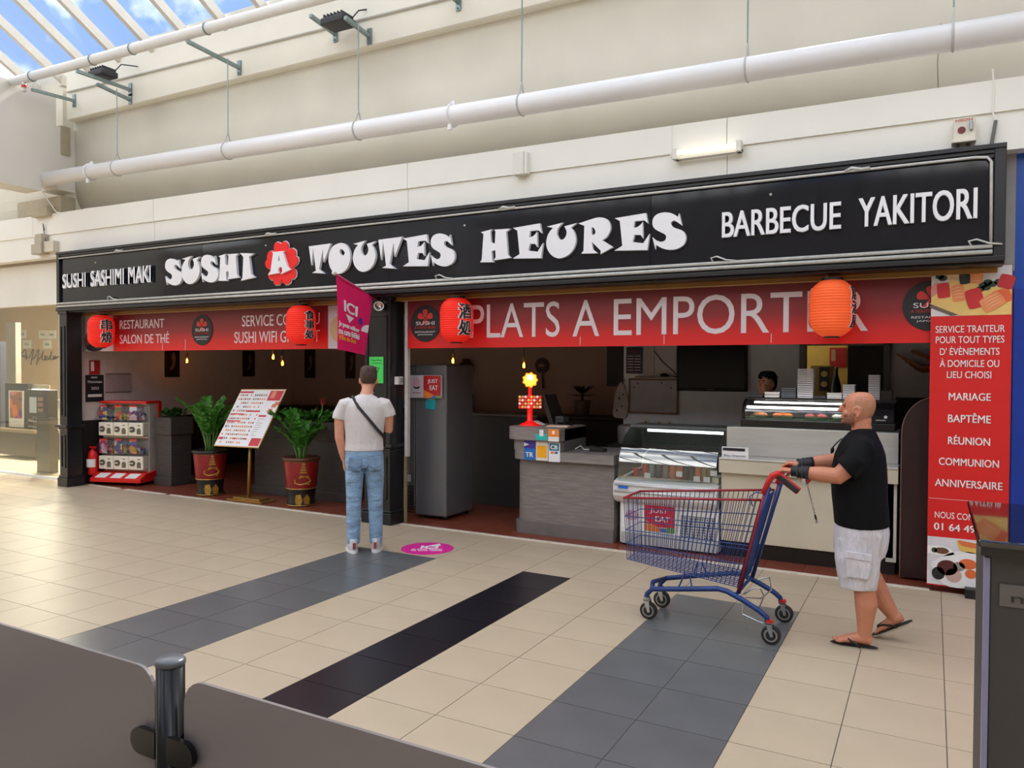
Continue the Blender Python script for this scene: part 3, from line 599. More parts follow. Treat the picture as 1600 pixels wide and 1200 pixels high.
# ================================================================== tall red poster, blue panel
po = thing('catering_poster', 'tall red catering poster SERVICE TRAITEUR at the right end', 'poster', (.25, -.02, .05))
bx('board', mat('poster_red', (216, 26, 24), .45, var=.02), po, -.02, .52, -.02, .0, .05, 2.55)
bx('photo_top', mat('photo_white', (222, 218, 222), .5), po, -.018, .515, -.024, -.02, 2.17, 2.545)
bx('photo_bottom', MATS['photo_white'], po, -.018, .515, -.024, -.02, .06, .435)
m_pw = mat('poster_white', (240, 236, 236), .5, var=.02)
def pt(b, xc, zc, wd, ht, bold=.0): text(b, m_pw, po, (xc-wd/2, -.02, zc-ht/2), wd, ht, bold=bold)
for b, zc, wd, ht in (('SERVICE TRAITEUR', 2.067, .46, .054), ('POUR TOUT TYPES', 1.985, .455, .054), ("D' ÉVÈNEMENTS", 1.9, .395, .068), ('À DOMICILE OU', 1.807, .395, .068), ('LIEU CHOISI', 1.713, .295, .054)): pt(b, .245, zc, wd, ht, .004)
for b, zc, wd, ht in (('MARIAGE', 1.543, .28, .058), ('BAPTÊME', 1.38, .285, .075), ('RÉUNION', 1.207, .28, .075), ('COMMUNION', 1.033, .4, .058), ('ANNIVERSAIRE', .865, .45, .058)): pt(b, .252, zc, wd, ht, .009)
text('NOUS CONTACTER', m_pw, po, (.03, -.02, .585), .45, .05); text('01 64 49 00 00'[:8]+' ', m_pw, po, (.025, -.02, .49), .28, .056, bold=.02)
q = MB()
for i in range(60): q.box(-.01+i*.0085, -.006+i*.0085, -.022, -.02, .735, .739)
q.build('dotted_line', m_pw, po, kind='stuff')
def pr(pts, col, y=-.024, nm='print', sm=70): return flat([smoothloop(pts, sm)], mat('print_%d_%d_%d' % col, col, .5), po, (0, y, 0), ext=.002, name=nm)
pr([(-.018, 2.27), (-.018, 2.36), (.12, 2.45), (.515, 2.36), (.515, 2.17), (.17, 2.172)], (236, 198, 118), nm='board_print', sm=10)
pr([(-.018, 2.235), (-.018, 2.265), (.17, 2.178), (.12, 2.172)], (110, 96, 76), -.026, sm=10)
def nig(cx, cz, a, w_, h_, col, st=None, y=-.028):
    c_, s_ = cos(a), sin(a)
    T = lambda u, v_: (cx+u*w_*c_-v_*h_*s_, cz+u*w_*s_+v_*h_*c_)
    pr([T(-.5, -.35), (T(-.5, .3)), T(-.35, .5), T(.35, .5), T(.5, .3), T(.5, -.35), T(.35, -.5), T(-.35, -.5)], col, y, 'sushi_print')
    if st:
        for k in (-.3, -.1, .1, .3): pr([T(-.48, k), T(0, k+.09), T(.48, k), T(0, k+.04)], st, y-.002)
SAL, STR, TUN = (236, 146, 92), (248, 204, 160), (206, 40, 46)
pr([(-.018, 2.40), (.02, 2.44), (.03, 2.36), (-.018, 2.32)], (222, 150, 140), -.026)
nig(.065, 2.37, .1, .085, .115, TUN); nig(.165, 2.345, .15, .085, .125, SAL, STR); nig(.275, 2.30, .25, .11, .145, TUN, None, -.03)
nig(.39, 2.27, .55, .15, .11, SAL, STR, -.032); nig(.45, 2.31, .3, .12, .1, (232, 104, 60)); nig(.285, 2.46, -.1, .08, .09, SAL, STR); nig(.13, 2.49, 0, .08, .08, (226, 196, 158)); nig(.205, 2.47, .1, .07, .11, (36, 44, 44))
nig(.48, 2.42, -.3, .1, .1, (196, 44, 52))
for cx, cz in ((.04, 2.48), (.06, 2.465), (.33, 2.40), (.36, 2.42), (.39, 2.405), (.43, 2.42), (.35, 2.38), (.31, 2.37)): pr(disc(cx, cz, .03, .022, 9), (42, 66, 44), -.027)
pr([(-.018, .36), (.12, .36), (.17, .31), (.1, .29), (-.018, .30)], (244, 242, 240), -.026); pr([(.18, .42), (.4, .4), (.38, .33), (.22, .34)], (232, 190, 96), -.026); pr([(.19, .425), (.38, .405), (.34, .375), (.22, .385)], (222, 118, 62), -.028)
pr([(-.0, .22), (.2, .34), (.5, .3), (.51, .15), (.3, .065), (.1, .065)], (240, 238, 238), -.026)
for cx, cz, rx_, rz_, c_ in ((.08, .33, .05, .025, (110, 72, 52)), (.03, .33, .02, .02, (70, 78, 40)), (.12, .20, .07, .06, (88, 38, 36)), (.06, .15, .045, .05, (34, 34, 36)), (.165, .145, .055, .055, (206, 170, 160)), (.26, .245, .06, .04, (226, 110, 60)), (.28, .17, .04, .035, (226, 112, 62)), (.2, .22, .04, .035, (150, 140, 128)), (.42, .2, .06, .05, (200, 90, 60))): pr(disc(cx, cz, rx_, rz_, 11), c_, -.028)
tag(MB().box(.24, .56, -.12, .02, 0, .07).build('plinth', mat('black_plinth', (22, 21, 22), .5)), 'black plinth block at the foot of the red catering poster', 'plinth')
struct(MB().box(.52, 9, .0, .3, 0, 3.47).build('wall_blue', mat('blue_panel', (0, 74, 172), .35, var=.02)), 'bright blue shop front right of the red poster')
bx('blue_step', mat('blue_panel_low', (0, 50, 150), .35), bpy.data.objects['wall_blue'], .53, 9, -.03, 0, .5, 2.36)
struct(MB().box(.44, .53, -.02, .2, 2.5, 3.6).build('trim_8', mat('grey_return', (150, 146, 146), .6)), 'grey return beside the sign end')
# ================================================================== pink flag on the middle post
fl = thing('pink_flag', 'pink ICI flag projecting from the black middle post', 'flag', (-5.42, -.15, 2.5))
m_pk = mat('flag_pink', (238, 40, 124), .6, var=.03, transl=.3)
FX = -5.42
FA, FB, FCc, FD = V(FX, -.82, 2.70), V(FX, -.25, 2.53), V(FX+.0, -.34, 1.885), V(FX, -.80, 1.935)
fm = MB()
def fpt(u, v_, dx=0):
    p = (FA*(1-u)+FB*u)*v_+(FD*(1-u)+FCc*u)*(1-v_); return V(p.x+.012*sin(u*5+v_*3)+dx, p.y, p.z)
n = 12
vs_ = [fpt(i/n, j/n) for j in range(n+1) for i in range(n+1)]+[fpt(i/n, j/n, -.004) for j in range(n+1) for i in range(n+1)]
fs_ = []
for j in range(n):
    for i in range(n):
        a = j*(n+1)+i; fs_ += [(a, a+1, a+n+2, a+n+1), tuple(k+(n+1)**2 for k in (a+n+1, a+n+2, a+1, a))]
fm.add(vs_, fs_); fm.build('cloth', m_pk, fl, smooth=True)
MB().cyl((FX, -.12, 2.49), (FX, -.84, 2.715), .012, n=10).build('pole', mat('pole_pink', (196, 60, 110), .4), fl, smooth=True)
MB().cyl((FX, -.84, 2.715), (FX, -.87, 2.724), .022, .018, n=10).build('pole_tip', m_white, fl, smooth=True)
MB().box(FX-.04, FX+.04, -.14, -.1, 2.42, 2.54).build('mount', m_blk, fl)
def ft(b, u0, u1, v0, v1, mm, bold=0):
    text(b, mm, fl, (0, 0, 0), 1, 1, bold=bold, ar=(u1-u0)*.57/((v1-v0)*.76), mapf=lambda x, y, z: fpt(u0+(u1-u0)*x, v0+(v1-v0)*y, .004+.003*z))
ft('ICI', .2, .63, .56, .72, m_let, .04); ft('Je peux utiliser', .02, .72, .31, .40, m_let, .01); ft('ma carte fidélité', .02, .74, .22, .31, m_let, .01); ft('Ville du Bois', .02, .62, .14, .21, mat('flag_yellow', (244, 160, 60), .6), .01)
def fshape(pts, mm):
    v_, f_ = loops_data([pts]); MB().add([fpt(x, y, .005+.002*z) for x, y, z in v_], f_).build('print', mm, fl)
fshape([(.25, .53), (.53, .52), (.37, .42)], m_let); fshape(disc(.74, .52, .055, .06, 16), mat('flag_violet', (84, 50, 150), .6)); fshape([(.98, .5)]+[(.98-.2*sin(t), .37+.13*cos(t)) for t in [i*pi/16 for i in range(9)]]+[(.98, .37)], m_let)
sp = thing('spotlight', 'small round chrome spotlight at the top of the middle post', 'spotlight', (-5.36, -.2, 2.42))
MB().lathe([(.02, -.05), (.05, -.03), (.058, .03), (.05, .035), (.045, .02), (0, .01)], (0, 0, 0), 16).build('reflector', mat('chrome', (200, 196, 190), .2, .9, var=.2, scale=30), sp, smooth=True, local=True)
sp.children[0].rotation_euler = (radians(80), 0, radians(40)); MB().tube([(0, 0, .03), (.02, .05, .08), (0, .09, .1)], .008, 6).build('stem', m_blk, sp, local=True)
gp = thing('green_notice', 'bright green paper notice on the black middle post', 'notice', (-5.45, -.13, 1.57))
bx('sheet', mat('green_paper', (66, 206, 88), .6), gp, -5.548, -5.349, -.133, -.128, 1.575, 1.87)
text('Que faire', mat('green_ink', (24, 90, 40), .6), gp, (-5.52, -.134, 1.82), .15, .025, ext=.001); text('à emporter', MATS['green_ink'], gp, (-5.52, -.134, 1.79), .15, .016, ext=.001); text('0', MATS['green_ink'], gp, (-5.5, -.134, 1.69), .045, .06, ext=.001); text('7', MATS['green_ink'], gp, (-5.445, -.134, 1.69), .045, .06, ext=.001)
sw = thing('wall_switch', 'small white switch box on the side of the middle post', 'switch', (-5.2, .0, 1.56))
bx('box', m_white, sw, -5.255, -5.2, -.06, .04, 1.56, 1.65, .006); bx('rocker', mat('grey_rocker', (150, 150, 156), .5), sw, -5.2, -5.195, -.02, .03, 1.575, 1.635)

# ================================================================== neighbouring shop on the left
m_sand = mat('sand_wall', (214, 190, 156), .7, var=.03)
struct(MB().box(-26, -11.3, 5.5, 5.6, 0, 3.5).build('wall_shop_left', m_sand), 'sand coloured back wall of the neighbouring shop')
struct(MB().box(-26, -11.3, .1, 5.6, 3.4, 3.5).build('ceiling_shop_left', mat('pale_ceiling', (226, 220, 208), .7)), 'pale ceiling of the neighbouring shop')
struct(MB().box(-26, -25.9, .1, 5.6, 0, 3.5).build('wall_shop_left_end', m_sand), 'far side wall of the neighbouring shop')
struct(MB().box(-11.34, -11.3, .1, 5.6, 0, 3.5).build('wall_shop_left_side', m_sand), 'near side wall of the neighbouring shop')
struct(MB().box(-26, -11.3, 0, 5.6, -.06, 0).build('floor_shop_left', mat('pale_floor', (196, 186, 168), .4)), 'pale floor of the neighbouring shop')
gw = room('window_2', 'glass shop window of the neighbouring shop', (-14, .1, 0))
for a, b in ((-13.9, -11.32), (-16.6, -13.91), (-19.3, -16.61)): bx('pane', glass('shop_glass', (236, 240, 236), .06), gw, a, b, .1, .112, .03, 3.36)
bx('sill', m_white, gw, -26, -11.3, .06, .14, 0, .03); bx('head', mat('taupe_head', (150, 140, 124), .6), gw, -26, -11.3, .02, .16, 3.34, 3.42)
DL = [(-15.2, 1.06, 'lit downlight at the left picture edge in the neighbouring shop'), (-13.68, 1.07, 'lit downlight nearest the black sign in the neighbouring shop'), (-16.85, 2.56, 'lit downlight furthest back in the neighbouring shop')]
for i, (x, y, d_) in enumerate(DL):
    t = thing('downlight', d_, 'downlight', (x, y, 3.385), 0, 'downlights in the neighbouring shop')
    MB().lathe([(.05, 0), (.085, 0), (.085, .014), (.05, .014)], (0, 0, 0), 18).build('ring', m_white, t, local=True)
    MB().lathe([(0.001, .004), (.055, .004), (.055, .012), (.001, .012)], (0, 0, 0), 18).build('lamp', mat('warm_lamp', (255, 236, 206), .4, emit=12), t, local=True)
    ld = bpy.data.lights.new('downlight_beam', 'AREA'); ld.shape = 'DISK'; ld.size = .5; ld.energy = 230; ld.color = (1, .88, .7); lo_ = bpy.data.objects.new('downlight_beam', ld); C.objects.link(lo_); lo_.parent = t; lo_.location = (0, .6, -.03)
tag(MB().tube([(-14.9, 1.2, 3.37), (-14.2, 1.15, 3.36), (-13.6, 1.1, 3.37)], .012, 6).build('ceiling_track', mat('grey_track', (110, 104, 96), .5)), 'thin grey light track on the pale ceiling next door', 'light track')
for i, (x, z, d) in enumerate(((-22.6, 2.66, 'upper left'), (-21.6, 2.63, 'upper middle'), (-21.18, 2.62, 'upper right'), (-22.38, 2.372, 'lower left'), (-21.4, 2.36, 'lower right'))):
    s = thing('price_card', d+' white card of five on the sand wall next door', 'card', (x, 5.45, z), 0, 'white cards on the sand wall')
    bx('card', mat('white_card', (236, 240, 240), .5), s, x-.19, x+.19, 5.47, 5.49, z-.12, z+.12); text('50%', mat('teal_ink', (60, 110, 130), .5), s, (x-.1, 5.47, z-.03), .2, .06)
# handwritten script on the back wall
sc = thing('script_sign', 'dark handwritten name on the sand wall next door', 'sign', (-21.9, 5.47, 1.8))
pts = [(0, 0), (.12, .45), (.2, .5), (.2, 0), (.22, .2), (.05, .22), (.3, .12), (.42, .5), (.45, .45), (.36, -.25), (.4, 0), (.5, .15), (.6, .5), (.63, .42), (.55, -.25), (.6, 0), (.7, .15), (.78, .45), (.74, .05), (.82, .02), (.9, .15), (.84, .2), (.83, .03), (.95, .05), (1.05, .42), (1.0, .05), (1.1, .05), (1.17, .18), (1.1, .15), (1.12, .03), (1.24, .16), (1.3, .14), (1.3, .04), (1.38, .16), (1.4, .03)]
MB().tube([(-22.7+1.45*x, 5.47, 1.93+.55*z) for x, z in smoothloop([p for p in pts]+[(1.5, .2)], 170)[:-6]], .013, 5).build('lettering', mat('script_brown', (70, 52, 34), .5), sc)
# display stand, counter cabinet and racks
st = thing('display_stand', 'dark display stand with price sheet behind the left shop window', 'display stand', (-12.75, .45, 0))
m_dk = mat('dark_stand', (46, 42, 40), .4)
bx('post', mat('olive_post', (86, 80, 66), .35), st, -12.98, -12.62, .42, .56, 0, .92); bx('head', m_dk, st, -13.2, -12.62, .38, .56, .92, 1.36, .01)
bx('sheet', m_pw, st, -13.1, -12.9, .372, .38, .98, 1.24)
for j in range(3): bx('sample', mat('sample_pink', (196, 130, 110), .5), st, -12.86, -12.72, .372, .38, 1.0+j*.09, 1.06+j*.09)
for x in (-13.05, -12.8): bx('lamp_strip', mat('lamp_strip', (255, 250, 240), .5, emit=2), st, x, x+.14, .38, .44, 1.36, 1.375)
dc = thing('display_cabinet', 'octagonal display cabinet with pink poster at the left picture edge', 'cabinet', (-15.0, 1.1, 0))
MB().prism([(-15.9, 1.3), (-14.6, 1.3), (-14.3, 1.6), (-14.3, 2.2), (-15.9, 2.2)], lambda x, y: (x, y, .06), lambda x, y: (x, y, .52)).build('base', mat('brown_base', (70, 60, 50), .4), dc)
MB().prism([(-15.9, 1.25), (-14.55, 1.25), (-14.25, 1.58), (-14.25, 2.2), (-15.9, 2.2)], lambda x, y: (x, y, .5), lambda x, y: (x, y, .56)).build('ledge', mat('tan_ledge', (150, 132, 104), .4), dc)
bx('back_board', m_dk, dc, -15.8, -15.05, 1.42, 1.55, .54, 1.42)
bx('poster', m_pw, dc, -15.65, -15.15, 1.405, 1.42, .58, 1.28); bx('poster_print', voro('optic_print', [(190, 60, 130), (150, 90, 70), (226, 120, 60), (90, 60, 110), (206, 150, 170)], 6), dc, -15.6, -15.2, 1.4, 1.405, .75, 1.26)
for j in range(7): bx('rack_shelf', mat('rack_white', (214, 214, 212), .4), dc, -15.0, -14.5, 1.4, 1.5, .6+j*.11, .615+j*.11)
for j in range(7):
    for i in range(4): bx('frame_sample', mat('eyewear', (120, 108, 100), .4), dc, -14.97+i*.12, -14.89+i*.12, 1.39, 1.45, .62+j*.11, .65+j*.11)
bx('rack_back', mat('rack_back', (170, 160, 150), .5), dc, -15.02, -14.48, 1.5, 1.52, .56, 1.4)
co = thing('service_desk', 'pale service desk with screen deep in the neighbouring shop', 'desk', (-16, 3.4, 0))
bx('body', mat('desk_pale', (190, 182, 160), .5), co, -17.4, -14.6, 3.3, 4.0, 0, .95); bx('top', MATS['tan_ledge'], co, -17.5, -14.5, 3.2, 4.1, .95, 1.0)
bx('screen', mat('desk_screen', (96, 122, 138), .3), co, -15.5, -15.05, 3.3, 3.34, 1.05, 1.38); bx('screen_foot', m_dk, co, -15.33, -15.22, 3.3, 3.4, 1.0, 1.06)
bx('basket_row', voro('goods_warm', [(200, 150, 80), (160, 90, 50), (220, 190, 120), (90, 70, 50)], 9), co, -16.6, -15.7, 3.3, 3.5, 1.0, 1.22)
tag(MB().box(-12.55, -12.2, 1.0, 1.5, .9, 1.35).box(-12.5, -12.25, 1.1, 1.4, 0, .9).build('goods_tower', voro('goods_bright', [(230, 120, 40), (60, 50, 50), (210, 60, 50), (230, 190, 150), (40, 40, 44)], 11)), 'small goods tower with orange packs beside the white jamb', 'goods stand')
tag(MB().box(-18.75, -18.35, 3.0, 3.12, 0, 2.75).build('grey_partition', mat('grey_partition', (150, 146, 138), .6)), 'grey upright partition in the neighbouring shop', 'partition')
tag(MB().box(-18.7, -18.02, 2.5, 2.62, 0, 2.3).build('dark_showcase', mat('showcase', (56, 60, 76), .4)), 'dark showcase at the left edge of the neighbouring shop', 'showcase')
# ================================================================== foreground barrier and kiosk
m_frost = mat('smoked_acrylic', (126, 119, 120), .3, var=.03, scale=1, transl=.3)
br = thing('barrier', 'black barrier post with two smoked acrylic panels in the foreground', 'barrier', (-1.5, -5.78, 0))
m_bp = mat('black_metal_post', (26, 25, 26), .22, .6)
MB().cyl((-1.5, -5.78, 0), (-1.5, -5.78, 1.075), .031, n=24).build('post', m_bp, br, smooth=True)
MB().lathe([(.031, 1.07), (.033, 1.072), (.033, 1.08), (.028, 1.086), (0.001, 1.087)], (-1.5, -5.78, 0), 24).build('cap', mat('cap_grey', (70, 74, 80), .35), br, smooth=True)
MB().lathe([(.001, 0), (.16, 0), (.16, .01), (.05, .02), (.001, .02)], (-1.5, -5.78, 0), 28).build('foot', m_bp, br, smooth=True)
def pane(x0, x1):
    pts = [(x0, .12), (x1, .12)]; r = .06
    pts += [(x1-r+r*cos(t), 1.05-r+r*sin(t)) for t in [i*pi/12 for i in range(7)]]+[(x0+r-r*sin(t), 1.05-r+r*cos(t)) for t in [i*pi/12 for i in range(7)]]
    MB().prism(pts, lambda x, z: (x, -5.784, z), lambda x, z: (x, -5.776, z)).build('panel', m_frost, br)
pane(-2.75, -1.55); pane(-1.45, -.25)
for z in (.89, .3):
    for s in (-1, 1):
        q = MB()
        for y in (-5.80, -5.76):
            q.prism([(-1.5+s*(.02), z-.03), (-1.5+s*.075, z-.03)]+[(-1.5+s*(.075+.03*sin(t)), z-.03*cos(t)) for t in [pi*i/8 for i in range(1, 8)]]+[(-1.5+s*.075, z+.03), (-1.5+s*.02, z+.03)], lambda a, b, y=y: (a, y-.007, b), lambda a, b, y=y: (a, y+.007, b))
        q.build('clamp', m_bp, br)
kk = thing('kiosk', 'dark grey kiosk cabinet with glossy black glass top at the right edge', 'kiosk', (.4, -4.85, 0))
bx('cabinet', mat('kiosk_grey', (54, 52, 50), .5, var=.04), kk, .105, .75, -5.08, -4.6, 0, 1.372, .006)
bx('glass_top', mat('black_glass', (10, 10, 12), .03, spec=1.0), kk, .085, .78, -5.11, -4.57, 1.385, 1.4, .004)
bx('rim', mat('black_rim', (14, 14, 15), .3), kk, .09, .77, -5.105, -4.575, 1.368, 1.386)
bx('edge_highlight', mat('lilac_highlight', (128, 126, 158), .4), kk, .098, .108, -5.085, -5.05, 0, 1.36)  # bluish highlight on the cabinet edge, painted as a lilac strip
bx('label_strip', mat('kiosk_label', (92, 88, 86), .5), kk, .125, .4, -5.084, -5.08, 1.265, 1.31); text('media', mat('label_ink', (30, 28, 28), .5), kk, (.145, -5.085, 1.275), .13, .018, ext=.001)
MB().tube([(.29+.03*cos(a), -4.95+.03*sin(a), 1.405) for a in [2*pi*i/14 for i in range(14)]], .005, 6, closed=True).build('ring_reflection', MATS['chrome'], kk)  # chrome ring laid on the glass in place of a ring reflection
# pink floor sticker
fs = thing('floor_sticker', 'round pink ICI floor sticker in front of the middle post', 'sticker', (-4.265, -.822, 0))
flat([disc(0, 0, .255, .255, 44)], mat('sticker_pink', (226, 40, 150), .45), fs, (-4.265, -.822, 0), V(1, 0, 0), V(0, 1, 0), ext=.0015, name='sheet')
ang = radians(-29); UX, UY = V(cos(-ang), sin(-ang), 0), V(-sin(-ang), cos(-ang), 0)
def st_(b, u, v_, wd, ht, bold=0): text(b, m_let, fs, V(-4.265, -.822, .0015)+UX*u+UY*v_, wd, ht, UX, UY, ext=.001, bold=bold)
st_('ICI', -.07, -.01, .17, .11, .05); st_('Je peux utiliser', -.15, -.06, .3, .035, .01); st_('ma carte fidélité', -.15, -.105, .3, .035, .01)
flat([[(-.1, .1), (.02, .1), (.0, .19)]], m_let, fs, V(-4.265, -.822, .0015)+UX*.1+UY*.01, UX, UY, ext=.001)

# ================================================================== restaurant: things along the left opening
m_leaf = mat('leaf_green', (72, 138, 50), .35, var=.45, scale=16)
m_leaf2 = mat('leaf_dark', (40, 86, 36), .35, var=.4, scale=16)
m_stem = mat('stem_green', (92, 132, 62), .4, var=.2)
def leaf(b, p, d, n, L_, W_):
    d = d.normalized(); s = d.cross(n).normalized()
    b.add([p, p+d*L_*.3+s*W_*.45-n*.004, p+d*L_*.65+s*W_*.5, p+d*L_, p+d*L_*.65-s*W_*.5, p+d*L_*.3-s*W_*.45-n*.004, p+d*L_*.45+n*.006], [(0, 1, 6), (1, 2, 6), (2, 3, 6), (3, 4, 6), (4, 5, 6), (5, 0, 6)])
def zz(parent, c, n, h0, h1, spread, rnd, ll=.095, lw=.06, lm=m_leaf):
    st, lf = MB(), MB()
    for i in range(n):
        a = 2*pi*i/n+rnd.uniform(-.3, .3); h = rnd.uniform(h0, h1); sp = spread*rnd.uniform(.35, 1)
        path = [V(c[0]+cos(a)*(.05+sp*(t**1.7)), c[1]+sin(a)*(.05+sp*(t**1.7)), c[2]+h*(t-.18*t**3)) for t in [k/9 for k in range(10)]]
        st.tube(path, [.011*(1-.07*k) for k in range(10)], 5)
        for k in range(4, 10):
            for s in (-1, 1):
                d = (path[k]-path[k-1]).normalized(); sd = d.cross(V(0, 0, 1)).normalized()
                for rep in range(2):
                    dd = d*rnd.uniform(.35, .8)+sd*s*rnd.uniform(.6, 1.1)+V(0, 0, rnd.uniform(-.2, .5))
                    leaf(lf, path[k]-d*.02*rep*2, dd, (V(0, 0, 1)+d*-.5).normalized(), ll*rnd.uniform(.8, 1.25), lw*rnd.uniform(.9, 1.3))
        leaf(lf, path[-1], path[-1]-path[-2], V(.3, .2, 1).normalized(), ll, lw)
    st.build('stems', m_stem, parent, smooth=True); lf.build('foliage', lm, parent)
rnd = random.Random(3)
m_pot = mat('oxblood_lacquer', (140, 26, 24), .3, var=.2, scale=10); m_gold = mat('gold_relief', (190, 148, 66), .35, .5, var=.2, scale=20); m_pblk = mat('black_lacquer', (32, 26, 24), .35)
def pot(x, y, label, hot):
    t = thing('potted_plant', label, 'potted plant', (x, y, 0))
    MB().lathe([(.15, 0), (.175, .01), (.175, .04), (.165, .06), (.178, .2), (.185, .22)], (x, y, 0), 32).build('pot_foot', m_pblk, t, smooth=True)
    MB().lathe([(.185, .22), (.19, .24), (.22, .56), (.215, .57)], (x, y, 0), 32).build('pot_body', m_pot, t, smooth=True)
    MB().lathe([(.215, .565), (.235, .575), (.238, .61), (.225, .615), (.20, .60), (.0, .58)], (x, y, 0), 32).build('pot_rim', MATS['black_lacquer'] if not hot else mat('brown_rim', (92, 50, 32), .4), t, smooth=True)
    for z, r in ((.225, .19), (.015, .178), (.57, .222)): MB().tube([(x+r*cos(a), y+r*sin(a), z) for a in [2*pi*i/32 for i in range(32)]], .006, 5, closed=True).build('gold_ring', m_gold, t)
    th0 = atan2(-6.9-y, 0-x)+.12
    def relief(pts, z0):
        v_, f_ = loops_data([pts]); out = []
        for a, b, c in v_:
            z = z0+b; r = (.19+(z-.24)/.32*.03 if z > .22 else .176)+.004+.004*c; out.append((x+r*cos(th0+a/r), y+r*sin(th0+a/r), z))
        MB().add(out, f_).build('gold_figure', m_gold, t)
    relief([(-.11, .05), (-.04, .03), (.02, .04), (.07, .02), (.1, .08), (.06, .15), (.02, .14), (-.04, .15), (-.06, .11), (-.11, .1)], .25)
    for k in range(4): relief([(-.05+k*.01, .19+k*.035), (.05-k*.01, .19+k*.035), (.03-k*.006, .215+k*.035), (-.03+k*.006, .215+k*.035)], .235)
    relief([(-.09, .03), (-.03, .02), (-.01, .08), (-.03, .16), (-.09, .15), (-.1, .09)], 0); relief([(.02, .03), (.08, .03), (.09, .1), (.05, .16), (.0, .1)], 0)
    zz(t, (x, y, .58), 15 if not hot else 13, .55 if not hot else .4, .9 if not hot else .72, .36 if not hot else .38, rnd)
    return t
pot(-8.69, .32, 'tall zz plant in red and gold lacquer pot left of the menu board', 0)
pot(-7.03, .34, 'zz plant in red and gold lacquer pot right of the menu board', 1)
# dark wood planters
m_wood = mat('charcoal_oak', (72, 66, 64), .45, var=.25, scale=6, stretch=(1, 1, 14), detail=5)
def planter(x0, x1, y0, y1, h, label, plant):
    t = thing('planter', label, 'planter', ((x0+x1)/2, (y0+y1)/2, 0))
    bx('body', m_wood, t, x0+.025, x1-.025, y0+.025, y1-.025, .1, h-.02, .003); bx('plinth', m_wood, t, x0, x1, y0, y1, 0, .115, .006); bx('collar', m_wood, t, x0+.005, x1-.005, y0+.005, y1-.005, h-.25, h, .004)
    bx('soil', m_pblk, t, x0+.04, x1-.04, y0+.04, y1-.04, h-.06, h+.003)
    lf = MB(); r = random.Random(plant)
    nn = int((x1-x0)*36)
    for i in range(nn):
        p = V(r.uniform(x0+.08, x1-.08), r.uniform(y0+.08, y1-.1), h); a = r.uniform(0, 2*pi)
        for k in range(4):
            d = V(cos(a+k*1.6), sin(a+k*1.6), r.uniform(.3, 1)); leaf(lf, p+V(0, 0, r.uniform(0, .08)), d, V(-d.x*.5, -d.y*.5, .8).normalized(), r.uniform(.09, .16), .05)
    lf.build('foliage', m_leaf if plant % 2 else m_leaf2, t)
    return t
planter(-8.3, -6.6, .7, 1.08, 1.03, 'long charcoal planter with low greenery behind the right pot', 5)
planter(-10.13, -9.74, .5, .9, 1.0, 'square charcoal planter right of the capsule machine', 8)
fb = thing('flower_stem', 'red tropical flower standing in the planter behind the right pot', 'flower', (-6.98, .66, 1.0))
MB().tube([(-6.98, .66, 1.0), (-6.97, .66, 1.28)], .008, 6).build('stem', m_stem, fb); q = MB()
for i in range(9):
    a = i*2.4; leaf(q, V(-6.97, .66, 1.24+.012*i), V(cos(a)*.7, sin(a)*.7, .8), V(0, 0, 1), .08-.004*i, .03)
q.build('petals', mat('flower_red', (190, 44, 48), .5), fb)
# menu board
mb_ = thing('menu_stand', 'white menu board covered with dish pictures on brass stand', 'menu stand', (-7.83, .2, 0))
m_brass = mat('brass', (168, 128, 66), .35, .7)
MB().box(-8.12, -7.48, .1, .36, 0, .02).box(-8.04, -7.56, .14, .32, .02, .045).build('base', m_brass, mb_, bevel=.004)
MB().cyl((-7.82, .2, .04), (-7.82, .24, .95), .022, n=14).build('pole', m_brass, mb_, smooth=True)
A_, B_, D_ = V(-8.36, .1, .70), V(-7.53, .1, .715), V(-8.19, .42, 1.45)
ux = (B_-A_).normalized(); uy = (D_-A_); uy = (uy-ux*uy.dot(ux)*.0); LW, LH = (B_-A_).length, (D_-A_).length; uyn = uy.normalized(); nb_ = ux.cross(uyn).normalized()
def mpt(u, v_, d=0): return A_+ux*(u*LW)+uyn*(v_*LH)+nb_*d
def mrect(u0, u1, v0, v1, d0, d1, mm, nm, mb=None):
    b = mb or MB(); b.add([mpt(u0, v0, d0), mpt(u1, v0, d0), mpt(u1, v1, d0), mpt(u0, v1, d0), mpt(u0, v0, d1), mpt(u1, v0, d1), mpt(u1, v1, d1), mpt(u0, v1, d1)], [(3,2,1,0),(4,5,6,7),(0,1,5,4),(1,2,6,5),(2,3,7,6),(3,0,4,7)])
    if mb is None: return b.build(nm, mm, mb_)
mrect(0, 1, 0, 1, -.02, 0, m_brass, 'frame'); mrect(.015, .985, .015, .985, 0, .004, mat('menu_white', (236, 236, 240), .35, var=.02), 'sheet')
mred = mat('menu_red', (206, 48, 60), .5); mor = mat('menu_orange', (224, 140, 104), .5); mdk = mat('menu_dark', (120, 100, 96), .5)
q1, q2, q3 = MB(), MB(), MB(); r = random.Random(2)
for u0, u1, v0, v1 in ((.69, .97, .80, .97), (.76, .97, .03, .16), (.02, .32, .93, .96), (.03, .33, .55, .57), (.03, .33, .43, .45), (.36, .66, .60, .625), (.68, .84, .52, .55), (.03, .13, .12, .16), (.36, .42, .13, .15), (.6, .66, .13, .15)): mrect(u0, u1, v0, v1, .004, .006, None, '', q1)
for i in range(14):
    for j in range(13):
        u, v_ = .05+i*.047, .06+j*.068
        if r.random() < .8 and u < .66 and not (.42 < v_ < .46 or .54 < v_ < .58): mrect(u, u+.03, v_, v_+.03, .004, .0055, None, '', q2 if r.random() < .62 else q3)
